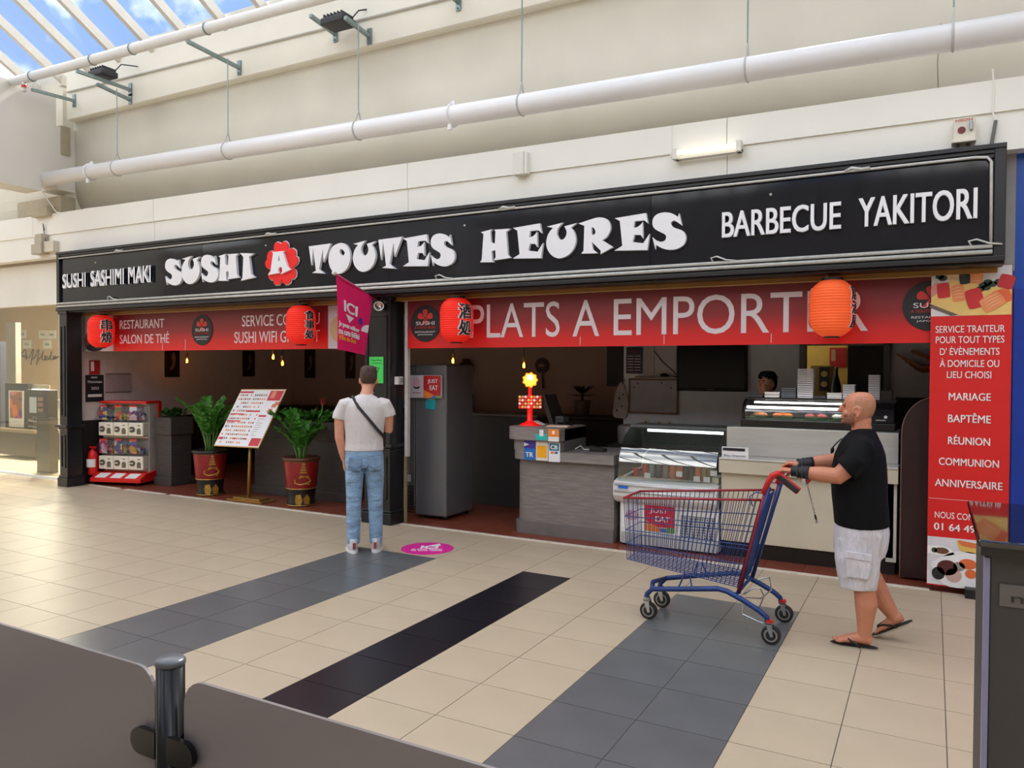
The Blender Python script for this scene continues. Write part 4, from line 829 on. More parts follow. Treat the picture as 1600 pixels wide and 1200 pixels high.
for u, v_ in ((.86, .68), (.82, .6), (.9, .72), (.74, .9), (.74, .84)): mrect(u, u+.09, v_, v_+.06, .006, .0075, None, '', q2)
for j in range(9): mrect(.7, .7+.1*r.random()+.05, .2+j*.035, .205+j*.035, .004, .0055, None, '', q3)
q1.build('red_heading', mred, mb_, kind='stuff'); q2.build('dish_print', mor, mb_, kind='stuff'); q3.build('dish_print_dark', mdk, mb_, kind='stuff')
# capsule machine (two rows of three)
cm = thing('capsule_machine', 'red and white capsule toy machine with six domes left of the planters', 'vending machine', (-10.55, .35, 0), 0)
m_cr = mat('machine_red', (222, 30, 26), .35, var=.03); m_ci = mat('machine_ivory', (240, 232, 214), .4, var=.03); m_cg = mat('machine_grey', (150, 142, 134), .5)
CX0, CX1, CY = -10.92, -10.17, .2
bx('cabinet', mat('machine_side', (206, 198, 188), .5), cm, CX0, CX1, .34, .58, .12, 1.2, .01)
MB().prism([(.06, .05), (.06, .1), (.2, .17), (.62, .2), (.62, .05)], lambda y, z: (CX0-.03, y, z), lambda y, z: (CX1+.05, y, z)).build('base', m_cr, cm)
bx('top', m_cr, cm, CX0-.01, CX1+.02, .24, .6, 1.2, 1.235, .012); bx('back_edge', m_cr, cm, CX1-.02, CX1+.022, .53, .61, .15, 1.22, .01)
for a in (CX0, CX1-.06):
    for yy in (.14, .56): MB().cyl((a, yy, .025), (a+.03, yy, .025), .025, n=10).build('caster', m_pblk, cm)
m_dome = glass('dome', (240, 240, 242), .1)
caps = voro('capsule_mix', [(230, 120, 60), (90, 80, 150), (60, 120, 150), (220, 90, 120), (200, 190, 90), (120, 60, 90), (230, 220, 225)], 16)
W3 = (CX1-CX0)/3
for j, zb in enumerate((.22, .72)):
    for i in range(3):
        x0 = CX0+i*W3; xc = x0+W3/2
        mo = bx('coin_module', m_ci, cm, x0+.004, x0+W3-.004, CY, .34, zb, zb+.2, .012)
        MB().cyl((xc-.055, CY-.018, zb+.1), (xc-.055, CY+.01, zb+.1), .042, n=16).build('dial', mat('dial_steel', (96, 90, 82), .35, .5), mo); MB().box(xc-.085, xc-.025, CY-.03, CY-.015, zb+.09, zb+.11).build('dial_bar', mat('dial_light', (214, 210, 200), .3, .5), mo)
        pts = [(xc+.02, zb+.03), (xc+.085, zb+.03), (xc+.085, zb+.09)]+[(xc+.0525+.0325*cos(t), zb+.09+.03*sin(t)) for t in [pi*k/6 for k in range(1, 6)]]+[(xc+.02, zb+.09)]
        MB().prism(pts, lambda a, b: (a, CY-.004, b), lambda a, b: (a, CY+.01, b)).build('chute', mat('chute_olive', (112, 104, 82), .5), mo)
        bx('price_tag', mat('tag_grey', (140, 130, 120), .5), mo, xc+.03, xc+.075, CY-.003, CY, zb+.15, zb+.165)
        pts = [(.34, zb+.2), (CY+.06, zb+.21)]+[(CY+.11-.15*cos(t), zb+.335+.125*sin(t)) for t in [radians(-40+k*20) for k in range(8)]]+[(.34, zb+.47)]
        dm = MB().prism([(y, z) for y, z in pts], lambda y, z: (x0+.006, y, z), lambda y, z: (x0+W3-.006, y, z)).build('dome', m_dome, cm)
        bx('card', voro('toy_card_%d%d' % (i, j), [[(226, 190, 200), (200, 70, 110), (240, 240, 235)], [(214, 80, 60), (80, 110, 160), (230, 200, 120)], [(120, 150, 90), (230, 150, 60), (200, 60, 60)]][(i+j) % 3]+[(90, 70, 130)], 14), dm, x0+.02, xc+.02, CY+.0, CY+.005, zb+.24, zb+.43)
        bx('card_head', mat('card_red', (206, 60, 60), .5), dm, x0+.02, xc+.02, CY+.0, CY+.006, zb+.43, zb+.455)
        q = MB(); r = random.Random(i*7+j)
        for k in range(14): q.ball((r.uniform(x0+.04, x0+W3-.04), r.uniform(CY+.06, .3), zb+.23+r.random()*.1), .026, 7, 5)
        q.build('capsule_heap', caps, dm, kind='stuff')
        MB().box(x0+.004, x0+W3-.004, CY+.1, .34, zb+.462, zb+.485).build('dome_cap', m_ci, dm)
for i in range(3):
    x0 = CX0+i*W3
    MB().add([(x0+.02, .065, .102), (x0+W3-.05, .065, .102), (x0+W3-.02, .19, .168), (x0+.05, .19, .168)], [(0, 1, 2, 3)]).build('notice', m_pw, cm)
cm.rotation_euler = (0, 0, radians(18)); cm.location = (-10.6, .4, 0)
# extinguisher and prints on the side wall
fe = thing('fire_extinguisher', 'red fire extinguisher on the side wall left of the capsule machine', 'extinguisher', (-11.0, .2, .1))
MB().lathe([(.001, 0), (.065, 0), (.07, .02), (.07, .3), (.05, .36), (.02, .38), (.02, .4), (.001, .4)], (-11.0, .12, .13), 18).build('cylinder', m_cr, fe, smooth=True)
MB().lathe([(.0712, .12), (.0712, .24)], (-11.0, .1, .13), 18, cap=False).build('label', m_pw, fe); MB().box(-11.05, -10.9, .09, .11, .53, .56).build('handle', m_cr, fe)
def wallprint(nm, label, y0, y1, z0, z1, mm, cat, X=-11.1):
    t = thing(nm, label, cat, (X, (y0+y1)/2, z0)); bx('panel', mm, t, X, X+.015, y0, y1, z0, z1); return t
t = wallprint('safety_sign', 'small red extinguisher sign high on the side wall', .13, .29, 1.63, 1.84, mat('sign_red', (186, 36, 38), .5), 'sign')
bx('pictogram', m_pw, t, -11.085, -11.083, .15, .2, 1.68, 1.82)
t = wallprint('dark_poster', 'black printed poster below the red extinguisher sign', .07, .35, 1.22, 1.62, mat('poster_dark', (36, 34, 42), .5), 'poster')
text('Nouveau', m_pw, t, (-11.084, .1, 1.5), .22, .04, V(0, 1, 0)); bx('strip', m_pw, t, -11.085, -11.083, .1, .32, 1.29, 1.33); text('2023', m_pw, t, (-11.084, .15, 1.4), .12, .04, V(0, 1, 0)); text('MENU', m_pw, t, (-11.084, .15, 1.57), .1, .025, V(0, 1, 0))
t = wallprint('notice_frame', 'grey framed calendar sheet on the side wall', .38, .8, 1.35, 1.64, mat('calendar', (178, 162, 166), .5, var=.1, scale=30), 'frame')
for z in (1.35, 1.63): bx('frame_bar', mat('frame_grey', (96, 90, 92), .5), t, -11.085, -11.08, .38, .8, z, z+.012)
m_pic = mat('picture_black', (26, 22, 22), .4, var=.5, scale=5)
for y0, y1, d in ((1.42, 1.7, 'narrow black picture on the side wall near the first bulb'), (3.05, 3.33, 'narrow black picture on the side wall further back')):
    t = wallprint('wall_picture', d, y0, y1, 1.58, 2.05, m_pic, 'picture'); flat([smoothloop([(.08, .1), (.14, .2), (.12, .34), (.17, .4), (.2, .3), (.16, .12)], 90)], mat('picture_figure', (120, 96, 74), .5), t, (-11.084, y0, 1.6), V(0, 1, 0), ZF)
for x0, x1, d in ((-10.75, -10.5, 'narrow black picture on the back wall beside the twin bulbs'), (-9.72, -9.5, 'dark red narrow picture on the back wall left of the middle post')):
    t = thing('wall_picture', d, 'picture', ((x0+x1)/2, 4.29, 1.58)); bx('panel', m_pic if x0 < -10 else mat('picture_red', (58, 24, 28), .5), t, x0, x1, 4.27, 4.3, 1.55, 2.1); flat([smoothloop([(.08, .1), (.14, .2), (.12, .34), (.17, .4), (.2, .3), (.16, .12)], 90)], MATS['picture_figure'], t, (x0, 4.268, 1.6))
# pendant bulbs
m_bulb = mat('lit_filament', (255, 170, 60), .3, emit=26, ecol=(255, 176, 74))
for i, (x, y, z, d) in enumerate(((-10.65, 1.5, 1.8, 'leftmost lit filament bulb left of the menu board'), (-8.72, 1.5, 1.855, 'upper of the twin lit filament bulbs above the planter'), (-8.53, 1.5, 1.76, 'lower of the twin lit filament bulbs above the planter'), (-5.82, 2.0, 1.8, 'lit filament bulb beside the grey fridge'), (-4.71, 2.0, 1.74, 'lit filament bulb above the lollipop stand'))):
    t = thing('pendant_bulb', d, 'pendant lamp', (x, y, z), 0, 'hanging filament bulbs')
    MB().cyl((0, 0, .14), (0, 0, 2.72-z), .004, n=5).build('cord', m_pblk, t, local=True)
    MB().lathe([(.001, .1), (.02, .1), (.022, .16), (.008, .17)], (0, 0, 0), 12).build('socket', m_brass, t, local=True)
    MB().lathe([(.001, 0), (.025, .008), (.036, .035), (.03, .07), (.018, .1)], (0, 0, 0), 14, cap=False).build('bulb', glass('amber_glass', (255, 206, 130), .06), t, smooth=True, local=True)
    MB().lathe([(.001, .015), (.014, .02), (.016, .06), (.004, .085)], (0, 0, 0), 8).build('filament', m_bulb, t, local=True)
# dark furniture at the back
m_shd = mat('dark_furniture', (30, 27, 28), .5, var=.15)
bench = thing('back_bench', 'long dark bench counter along the restaurant back wall', 'bench', (-7.2, 3.9, 0))
bx('seat_block', m_shd, bench, -10.9, -3.6, 3.75, 4.28, 0, .98, .01); bx('top_rail', m_shd, bench, -10.95, -3.55, 3.7, 4.28, .98, 1.03, .01)
def chair(x, y, rz, lab):
    t = thing('dining_chair', lab, 'chair', (x, y, 0), rz, 'dark dining chairs')
    for a in (-.18, .18):
        for b in (-.18, .18): MB().cyl((a, b, 0), (a, b, .44 if b < 0 else .95), .016, n=6).build('leg', m_shd, t, local=True)
    bx('seat', m_shd, t, -.21, .21, -.21, .21, .43, .47, .01, local=True); bx('backrest', m_shd, t, -.19, .19, .16, .2, .6, .95, .01, local=True)
def table(x, y, lab):
    t = thing('dining_table', lab, 'table', (x, y, 0), 0, 'dark dining tables')
    bx('tabletop', m_shd, t, -.45, .45, -.35, .35, .72, .755, .008, local=True); MB().cyl((0, 0, .02), (0, 0, .73), .035, n=10).build('leg', m_shd, t, local=True); bx('foot', m_shd, t, -.25, .25, -.25, .25, 0, .02, local=True)
for x, y, d in ((-9.2, 2.4, 'dark dining table deep behind the menu board'), (-7.0, 2.4, 'dark dining table behind the long planter'), (-5.7, 3.0, 'dark dining table behind the grey fridge')):
    table(x, y, d); chair(x-.62, y, pi/2, 'dark chair on the left of the '+d[5:]); chair(x+.62, y, -pi/2, 'dark chair on the right of the '+d[5:])
for i, (x, d) in enumerate(((-5.55, 'pair of small glasses shining on the dark table behind the fridge'),)):
    for s in (0, .14): tag(MB().lathe([(.03, 0), (.034, .1), (.03, .1), (.027, .01), (.001, .01)], (x+s, 2.85, .755), 12).build('tumbler', glass('tumbler_glass', (220, 226, 230), .15), smooth=True), ('left' if s == 0 else 'right')+' small glass tumbler on the dark table behind the fridge', 'glass', 'glass tumblers')
for i, x in enumerate((-7.45, -7.15, -6.75)):
    t = thing('small_ornament', ('leftmost', 'middle', 'rightmost')[i]+' small dark ornament on the back bench right of the fridge', 'ornament', (x, 3.9, 1.03)); MB().lathe([(.05, 0), (.09, .06), (.07, .16), (.03, .2)], (x, 3.9, 1.03), 12).build('vase', m_shd, t, smooth=True); MB().ball((x, 3.9, 1.28), (.09, .07, .08), 10, 6).build('head', m_shd, t, smooth=True)
dc2 = thing('host_cabinet', 'dark host cabinet left of the lollipop stand', 'cabinet', (-5.1, 2.1, 0)); bx('body', mat('dim_cabinet', (50, 47, 47), .5), dc2, -5.35, -4.3, 1.55, 2.0, 0, 1.14, .004); bx('top', mat('dim_cabinet_top', (92, 84, 76), .5), dc2, -5.38, -4.27, 1.52, 2.03, 1.14, 1.17, .004)
# wall decorations
t = thing('wall_fan', 'dark red lantern shaped ornament on the back wall', 'ornament', (-7.0, 4.28, 1.56)); m_fan = mat('fan_dark', (70, 38, 36), .6, var=.3, scale=20)
MB().lathe([(.02, 0), (.1, .06), (.13, .17), (.1, .26), (.05, .3), (.07, .33), (.02, .35)], (-7.0, 4.2, 1.57), 14).build('body', m_fan, t, smooth=True); MB().cyl((-7.0, 4.2, 1.42), (-7.0, 4.2, 1.58), .015, n=8).build('tassel', m_fan, t)
t = thing('wall_fan', 'round fan with tassel on the back wall', 'ornament', (-5.6, 4.28, 1.4)); flat([disc(-5.58, 1.8, .12, .125)], m_fan, t, (0, 4.28, 0), ext=.02, name='fan'); flat([disc(-5.58, 1.8, .06, .03)], mat('fan_light', (150, 112, 100), .6), t, (0, 4.26, 0), ext=.004); MB().cyl((-5.55, 4.26, 1.42), (-5.57, 4.26, 1.68), .013, n=6).build('tassel', m_fan, t)
# ================================================================== fridge
fr = thing('drinks_fridge', 'tall grey drinks fridge right of the middle post', 'fridge', (-5.1, .7, 0))
m_fg = mat('fridge_grey', (112, 112, 116), .32, .35, var=.04, scale=2)
bx('cabinet', m_fg, fr, -5.27, -4.84, .36, .95, .04, 1.79, .025, seg=4)
bx('door', mat('fridge_door', (90, 90, 94), .35, .3), fr, -5.4, -5.28, .37, .94, .1, 1.78, .03, seg=3)
for i in range(12): bx('grille_slat', m_pblk, fr, -5.40, -5.29, .355, .365, .06+i*.027, .075+i*.027)
bx('display', mat('fridge_display', (170, 174, 178), .4), fr, -5.39, -5.33, .352, .36, .42, .5)
for a in ((-5.2, .45), (-4.9, .45), (-5.2, .9), (-4.9, .9)): MB().cyl((a[0], a[1], 0), (a[0], a[1], .05), .02, n=8).build('foot', m_pblk, fr)
je = thing('delivery_sign', 'white and red JUST EAT light box on the grey fridge', 'sign', (-5.1, .32, 1.39))
bx('box', mat('lightbox_white', (206, 200, 204), .4), je, -5.32, -4.88, .315, .355, 1.40, 1.665, .012); bx('red_half', mat('je_red', (186, 34, 40), .4), je, -5.12, -4.885, .311, .3155, 1.405, 1.66)
text('JUST', m_pw, je, (-5.06, .311, 1.565), .14, .055, bold=.01); text('EAT', m_pw, je, (-5.03, .311, 1.495), .11, .055, bold=.01)
flat([[(-5.12, 1.405), (-5.12, 1.5), (-4.98, 1.44), (-4.95, 1.405)]], mat('je_orange', (228, 128, 48), .4), je, (0, .311, 0), ext=.002); flat([[(-5.03, 1.405), (-4.96, 1.44), (-4.94, 1.405)]], mat('je_blue', (70, 110, 190), .4), je, (0, .309, 0), ext=.002); flat([[(-4.95, 1.405), (-4.95, 1.435), (-4.885, 1.435), (-4.885, 1.405)]], mat('je_green', (110, 150, 70), .4), je, (0, .309, 0), ext=.002)
flat([disc(-5.215, 1.575, .05, .06)], mat('je_pink', (216, 168, 180), .4), je, (0, .315, 0), ext=.003); flat([smoothloop([(-5.27, 1.54), (-5.22, 1.525), (-5.165, 1.54), (-5.19, 1.51), (-5.24, 1.51)], 80)], m_disc, je, (0, .312, 0), ext=.002)
text('livraison', mat('je_red_text', (190, 80, 90), .4), je, (-5.27, .315, 1.455), .11, .018)
tn = thing('teal_note', 'teal paper note stuck on the fridge under the light box', 'note', (-5.05, .355, 1.28)); MB().obox((-5.05, .354, 1.34), (.14, .003, .13), Matrix.Rotation(.1, 3, 'Y')).build('sheet', mat('teal_paper', (20, 152, 160), .5), tn); bx('ink', m_pw, tn, -5.1, -5.0, .35, .352, 1.385, 1.39)

# ================================================================== reception counter
m_gw = mat('grey_wood', (128, 120, 116), .5, var=.2, scale=5, stretch=(1, 1, 9), detail=6)
m_gw2 = mat('grey_wood_flat', (134, 126, 122), .5, var=.2, scale=5, stretch=(1, 1, 9), detail=6)
rc = thing('reception_counter', 'grey wood reception counter with raised rounded left end', 'counter', (-3.35, .7, 0))
def rounded(x0, x1, y0, y1, r, n=8): return [(x1, y0), (x1, y1), (x0, y1)]+[(x0+r-r*cos(t), y0+r-r*sin(t)) for t in [i*(pi/2)/n for i in range(n+1)]]
def slab(nm, mm, x0, x1, y0, y1, r, z0, z1): return MB().prism(rounded(x0, x1, y0, y1, r), lambda x, y: (x, y, z0), lambda x, y: (x, y, z1)).build(nm, mm, rc)
slab('plinth', mat('grey_wood_plinth', (112, 106, 104), .5, var=.15, scale=5), -3.93, -2.78, .27, 1.0, .12, 0, .13); slab('front', m_gw, -3.9, -2.78, .29, 1.0, .12, .13, .79)
slab('worktop', m_gw2, -3.93, -2.76, .22, 1.0, .14, .79, .885); slab('upper_box', m_gw2, -3.94, -3.35, .22, .85, .14, .885, 1.0); slab('upper_shelf', m_gw2, -3.98, -3.33, .17, .85, .16, 1.0, 1.13)
bx('end_panel', mat('grey_wood_end', (96, 92, 92), .5), rc, -3.36, -3.33, .3, .85, .885, 1.12); bx('top_inlay', mat('counter_top', (150, 140, 132), .4), rc, -3.9, -3.35, .3, .83, 1.13, 1.134)
def sticker(nm, lab, x0, x1, z0, z1, col, y=.168):
    t = thing(nm, lab, 'sticker', ((x0+x1)/2, y, z0)); bx('sheet', mat('st_%d_%d_%d' % col, col, .45), t, x0, x1, y-.002, y+.001, z0, z1); return t
t = sticker('sticker', 'teal rounded sticker on the raised counter front', -3.6, -3.47, 1.01, 1.07, (32, 186, 180)); bx('emblem', m_pw, t, -3.555, -3.51, .164, .166, 1.05, 1.115)
t = sticker('sticker', 'orange and white sticker on the raised counter front', -3.455, -3.335, 1.0, 1.125, (240, 232, 224)); bx('orange_half', mat('st_orange', (244, 132, 30), .45), t, -3.455, -3.335, .164, .166, 1.05, 1.125); bx('emblem', m_pw, t, -3.41, -3.38, .162, .164, 1.075, 1.11)
t = sticker('sticker', 'blue and violet printed sticker below the raised counter', -3.76, -3.63, .79, 1.0, (26, 110, 196), .218); bx('violet_band', mat('st_violet', (70, 50, 150), .45), t, -3.76, -3.63, .214, .216, .91, 1.0); text('TR', m_pw, t, (-3.74, .214, .82), .09, .05, bold=.03); flat([[(-3.76, .93), (-3.7, .95), (-3.76, .97)]], m_pw, t, (0, .214, 0), ext=.002)
t = sticker('sticker', 'white sticker with yellow square below the raised counter', -3.62, -3.485, .79, .985, (236, 226, 216), .218); bx('yellow_square', mat('st_yellow', (250, 174, 22), .45), t, -3.61, -3.495, .214, .216, .82, .945)
t = sticker('sticker', 'white bank card sticker with CB logo below the raised counter', -3.475, -3.345, .785, .985, (236, 236, 240), .218); bx('logo_field', mat('st_teal', (30, 120, 150), .45), t, -3.465, -3.355, .214, .216, .9, .975); text('CB', m_pw, t, (-3.45, .213, .915), .08, .045, bold=.04)
for i, c in enumerate(((226, 120, 50), (60, 80, 150))): bx('card_logo', mat('st_l%d' % i, c, .45), t, -3.45+i*.045, -3.415+i*.045, .214, .216, .87, .89)
# lit lollipop stand
lo = thing('lollipop_stand', 'red lollipop stand with lit flower head on the counter', 'candy stand', (-3.8, .42, 1.134))
m_lr = mat('lolly_red', (238, 26, 20), .35, emit=.35); lx, ly = -3.8, .42
MB().lathe([(.001, 0), (.11, 0), (.11, .012), (.05, .035), (.03, .06), (.028, .3), (.04, .31), (.02, .33), (.018, .44)], (lx, ly, 1.134), 20).build('pedestal', m_lr, lo, smooth=True)
sid = atan2(-6.9-ly, -lx); ru = V(-sin(sid), cos(sid), 0); fu = V(cos(sid), sin(sid), 0); cc = V(lx, ly, 1.134)
for j in range(4):
    for i in range(8):
        p = cc+ru*(-.11+i*.0315)+V(0, 0, .2+j*.036)+fu*.035; MB().ball(p, .0155, 8, 5).build('lollipop', mat('lolly_%d' % ((i*3+j) % 4), [(236, 60, 50), (244, 232, 214), (240, 150, 90), (226, 200, 120)][(i*3+j) % 4], .3, emit=.25), lo, smooth=True)
for j in range(4): MB().bar(cc+ru*-.12+V(0, 0, .186+j*.036)+fu*.02, cc+ru*.125+V(0, 0, .186+j*.036)+fu*.02, .05, .004).build('rack', m_lr, lo)
pet = [((.078+.007*cos(9*t))*cos(t), (.078+.007*cos(9*t))*sin(t)) for t in [2*pi*i/48 for i in range(48)]]
flat([pet], mat('flower_glow', (255, 120, 24), .4, emit=2.2, ecol=(255, 110, 16)), lo, cc+V(0, 0, .49), ru*1, ZF, ext=.02, name='flower_head')
flat([[(x*.82, z*.82) for x, z in pet]], mat('flower_core', (255, 206, 60), .4, emit=2.4, ecol=(255, 190, 50)), lo, cc+V(0, 0, .49)+fu*.02, ru, ZF, ext=.006, name='flower_face')
flat([rect(-.03, .03, .0, .055)], mat('flower_sign', (240, 240, 250), .4, emit=.9), lo, cc+V(0, 0, .49)+fu*.026, ru, ZF, ext=.003, name='price_card')
ps = thing('till_screen', 'black till screen seen from behind on the counter', 'screen', (-3.55, .6, 1.134)); MB().obox((-3.62, .62, 1.30), (.05, .3, .34), Matrix.Rotation(-.35, 3, 'Y')).build('screen', m_pblk, ps, bevel=.006); bx('foot', m_pblk, ps, -3.62, -3.42, .5, .72, 1.134, 1.17, .01); bx('printer', mat('printer_black', (40, 40, 46), .4), ps, -3.52, -3.42, .46, .6, 1.17, 1.24, .01)
tag(MB().obox((-3.72, .5, 1.16), (.12, .1, .004), Matrix.Rotation(.35, 3, 'Y')).build('paper_slip', m_pw), 'white paper slip leaning behind the lollipop stand', 'paper')
tag(MB().obox((-3.43, .36, 1.145), (.22, .14, .015), Matrix.Rotation(.2, 3, 'Z')).build('flyer_pile', mat('flyer', (222, 196, 170), .5)), 'pile of pale flyers on the raised counter end', 'flyers')
ct = thing('card_terminal', 'black card terminal on the low counter', 'card terminal', (-3.0, .5, .885)); MB().prism([(0, 0), (.16, 0), (.16, .03), (.0, .06)], lambda x, z: (-3.12+x, .45, .886+z), lambda x, z: (-3.12+x, .55, .886+z)).build('body', m_pblk, ct); bx('keypad', mat('keypad', (70, 70, 74), .5), ct, -3.05, -2.98, .46, .54, .92, .925)
tag(MB().tube([(-3.3, .5, .9), (-3.26, .55, .93), (-3.2, .5, .9), (-3.15, .52, .9)], .006, 6).build('till_cable', m_pw), 'short pale cable lying on the low counter', 'cable')
bp_ = thing('bain_marie', 'grey round food warmer behind the counter next to the display fridge', 'food warmer', (-2.95, 1.3, 0)); MB().lathe([(.16, .9), (.17, .92), (.17, 1.1), (.15, 1.12), (.001, 1.12)], (-2.95, 1.3, 0), 20).build('drum', mat('warmer', (110, 104, 100), .4), bp_, smooth=True); bx('base', m_pblk, bp_, -3.2, -2.75, 1.1, 1.5, 0, .9)
# ================================================================== refrigerated display with curved glass
fz = thing('display_fridge', 'white refrigerated display with curved glass and bottled drinks', 'display fridge', (-2.25, .6, 0))
m_wh = mat('fridge_white', (226, 224, 220), .35, var=.02); X0, X1 = -2.76, -1.74
bx('base', m_wh, fz, X0+.04, X1, .3, 1.0, .02, .5, .01); bx('kick', mat('pale_grey', (176, 176, 174), .5), fz, X0+.06, X1-.01, .285, .31, .02, .13)
pf = [(.3, .42), (.24, .45), (.2, .5), (.2, .6), (.22, .635), (.3, .66), (.95, .66), (.95, .42)]
MB().prism(pf, lambda y, z: (X0, y, z), lambda y, z: (X1, y, z)).build('bumper', m_wh, fz, bevel=.01)
for z in (.615, .55): MB().cyl((X0+.02, .196, z), (X1-.02, .196, z), .014, n=10).build('trim_rail', mat('rail_silver', (216, 216, 218), .3, .3), fz, smooth=True)
bx('logo', mat('logo_blue', (40, 110, 214), .4), fz, X0+.06, X0+.16, .192, .197, .575, .6)
gl = [(.22, .66), (.222, .78), (.24, .87), (.3, .97), (.4, 1.07), (.52, 1.135), (.62, 1.16)]
MB().loft([[(X0+.05, y, z) for y, z in gl], [(X1-.01, y, z) for y, z in gl]], cap=False, closed=False).build('curved_glass', glass('case_glass', (232, 240, 238), .22, .015), fz, smooth=True)
MB().prism(gl+[(.9, 1.16), (.9, .66)], lambda y, z: (X0+.045, y, z), lambda y, z: (X0+.053, y, z)).build('end_glass', glass('end_glass', (226, 236, 232), .08), fz)
bx('roof', mat('roof_grey', (96, 98, 98), .4), fz, X0+.03, X1, .6, .98, 1.15, 1.175, .006); bx('back', mat('mesh_grey', (92, 94, 94), .5, .2, var=.3, scale=60), fz, X0+.05, X1, .93, .98, .66, 1.16)
bx('deck', mat('deck_grey', (150, 150, 150), .4), fz, X0+.06, X1-.01, .3, .93, .655, .67); bx('inner_shelf', glass('shelf_glass', (210, 220, 216), .15), fz, X0+.2, X1-.02, .6, .9, .9, .908)
MB().tube([(X0+.08, .3, .68), (X0+.2, .5, .76), (X0+.2, .55, .88), (X0+.24, .6, .93), (X0+.3, .62, .93)], .012, 8).build('support_arm', mat('arm_pale', (190, 196, 190), .4), fz, smooth=True)
MB().cyl((X0+.2, .66, 1.12), (X1-.05, .66, 1.12), .014, n=8).build('lamp_tube', mat('case_lamp', (240, 248, 248), .4, emit=2.5), fz)
for i in range(11):
    for j in range(7): pass
q = MB()
for i in range(14): q.box(X1-.36+i*.024, X1-.35+i*.024, .288, .299, .13, .34)
for j in range(9): q.box(X1-.36, X1-.03, .29, .299, .13+j*.025, .138+j*.025)
bx('vent_recess', mat('vent_dark', (66, 66, 70), .5), fz, X1-.36, X1-.03, .293, .301, .13, .345); q.build('vent_grille', mat('vent_steel', (180, 180, 182), .4), fz, kind='stuff')
pj = bx('sticker_red', mat('je_red2', (214, 30, 36), .4), fz, -2.46, -2.16, .294, .3, .21, .415); text('JUST', m_pw, pj, (-2.41, .294, .335), .19, .05, bold=.02); text('EAT', m_pw, pj, (-2.35, .294, .265), .15, .05, bold=.02)
flat([[(-2.46, .165), (-2.46, .27), (-2.3, .2), (-2.24, .165)]], MATS['je_orange'], fz, (0, .294, 0), ext=.003, name='sticker_orange'); flat([[(-2.3, .165), (-2.3, .2), (-2.24, .2), (-2.24, .165)]], MATS['je_blue'], fz, (0, .293, 0), ext=.003, name='sticker_blue'); flat([[(-2.24, .165), (-2.24, .215), (-2.16, .215), (-2.16, .165)]], MATS['je_green'], fz, (0, .293, 0), ext=.003, name='sticker_green'); bx('sticker_white', m_pw, fz, -2.7, -2.47, .296, .3, .17, .4)
flat([disc(-2.59, .3, .07, .05)], MATS['je_pink'], fz, (0, .296, 0), ext=.002)
drinks = [(-2.6, (206, 40, 36), .085, 'can', 'leftmost red can'), (-2.5, (210, 44, 40), .13, 'can', 'red drink can'), (-2.43, (120, 140, 136), .13, 'can', 'grey green can'), (-2.36, (70, 70, 76), .13, 'can', 'dark can'), (-2.29, (140, 128, 112), .13, 'can', 'tan can'), (-2.22, (214, 110, 50), .13, 'can', 'orange can'), (-2.15, (206, 104, 46), .13, 'can', 'second orange can'), (-2.09, (40, 42, 50), .2, 'bottle', 'first black bottle'), (-2.03, (36, 38, 46), .2, 'bottle', 'second black bottle'), (-1.97, (206, 112, 54), .13, 'can', 'third orange can'), (-1.91, (150, 112, 60), .13, 'can', 'brown can'), (-1.85, (122, 96, 52), .13, 'can', 'olive brown can')]
for x, c, h, k, d in drinks:
    t = thing('drink_'+k, d+' on the deck of the display fridge', k, (x, .42, .67), 0, 'drinks in the display fridge')
    b = MB()
    if k == 'can': b.lathe([(.024, 0), (.03, .008), (.03, h-.01), (.024, h)], (0, 0, 0), 14)
    else: b.lathe([(.027, 0), (.03, .01), (.03, .11), (.013, .15), (.013, h)], (0, 0, 0), 14)
    b.build('body', mat('dr_%d_%d_%d' % c, c, .3), t, smooth=True, local=True); MB().lathe([(.001, h), (.02 if k == 'can' else .014, h), (.02 if k == 'can' else .014, h+.006), (.001, h+.006)], (0, 0, 0), 12).build('lid', MATS['chrome'], t, local=True)
for i, (x, z) in enumerate(((-2.13, .71), (-1.96, .675), (-1.865, .675), (-1.8, .74), (-2.45, .675))): tag(MB().box(x-.03, x+.03, .33, .336, z, z+.05).build('price_card', m_pw), ('third', 'fourth', 'fifth', 'rightmost', 'leftmost')[i]+' white price card in the display fridge', 'card', 'price cards in the display fridge')
tag(MB().box(-1.82, -1.76, .36, .6, .67, .72).build('white_tray', mat('pale_tray', (222, 214, 190), .5)), 'pale food tray at the right end of the display fridge', 'tray')
# ================================================================== stainless counter
sc_ = thing('steel_counter', 'wide stainless steel takeaway counter', 'counter', (-1.0, .7, 0))
m_ss = mat('brushed_steel', (206, 203, 196), .38, .35, var=.06, scale=3, stretch=(1, 1, 12)); m_ss2 = mat('steel_front', (214, 204, 182), .4, .25, var=.06, scale=1.5)
bx('kick_plate', m_pblk, sc_, -1.7, -.26, .36, 1.0, 0, .15); bx('lower_front', m_ss2, sc_, -1.72, -.27, .3, 1.0, .15, .79, .004); bx('apron', m_ss2, sc_, -1.73, -.24, .24, .6, .79, .915, .004); bx('service_rail', m_ss, sc_, -1.73, -.24, .23, .5, .915, .93, .004)
bx('upper_front', m_ss, sc_, -1.72, -.25, .5, 1.05, .93, 1.2, .004); bx('end_panel', m_ss, sc_, -.33, -.25, .3, 1.0, .12, .8)
sn = thing('counter_card', 'white printed card standing on the steel service rail', 'card', (-1.6, .3, .93)); bx('card', m_pw, sn, -1.71, -1.47, .27, .28, .93, 1.03); bx('header', m_disc, sn, -1.70, -1.5, .266, .27, .995, 1.02); text('Prix', mat('card_ink', (150, 150, 150), .5), sn, (-1.69, .268, .94), .06, .02); text('Emporter', MATS['card_ink'], sn, (-1.61, .268, .94), .12, .02)
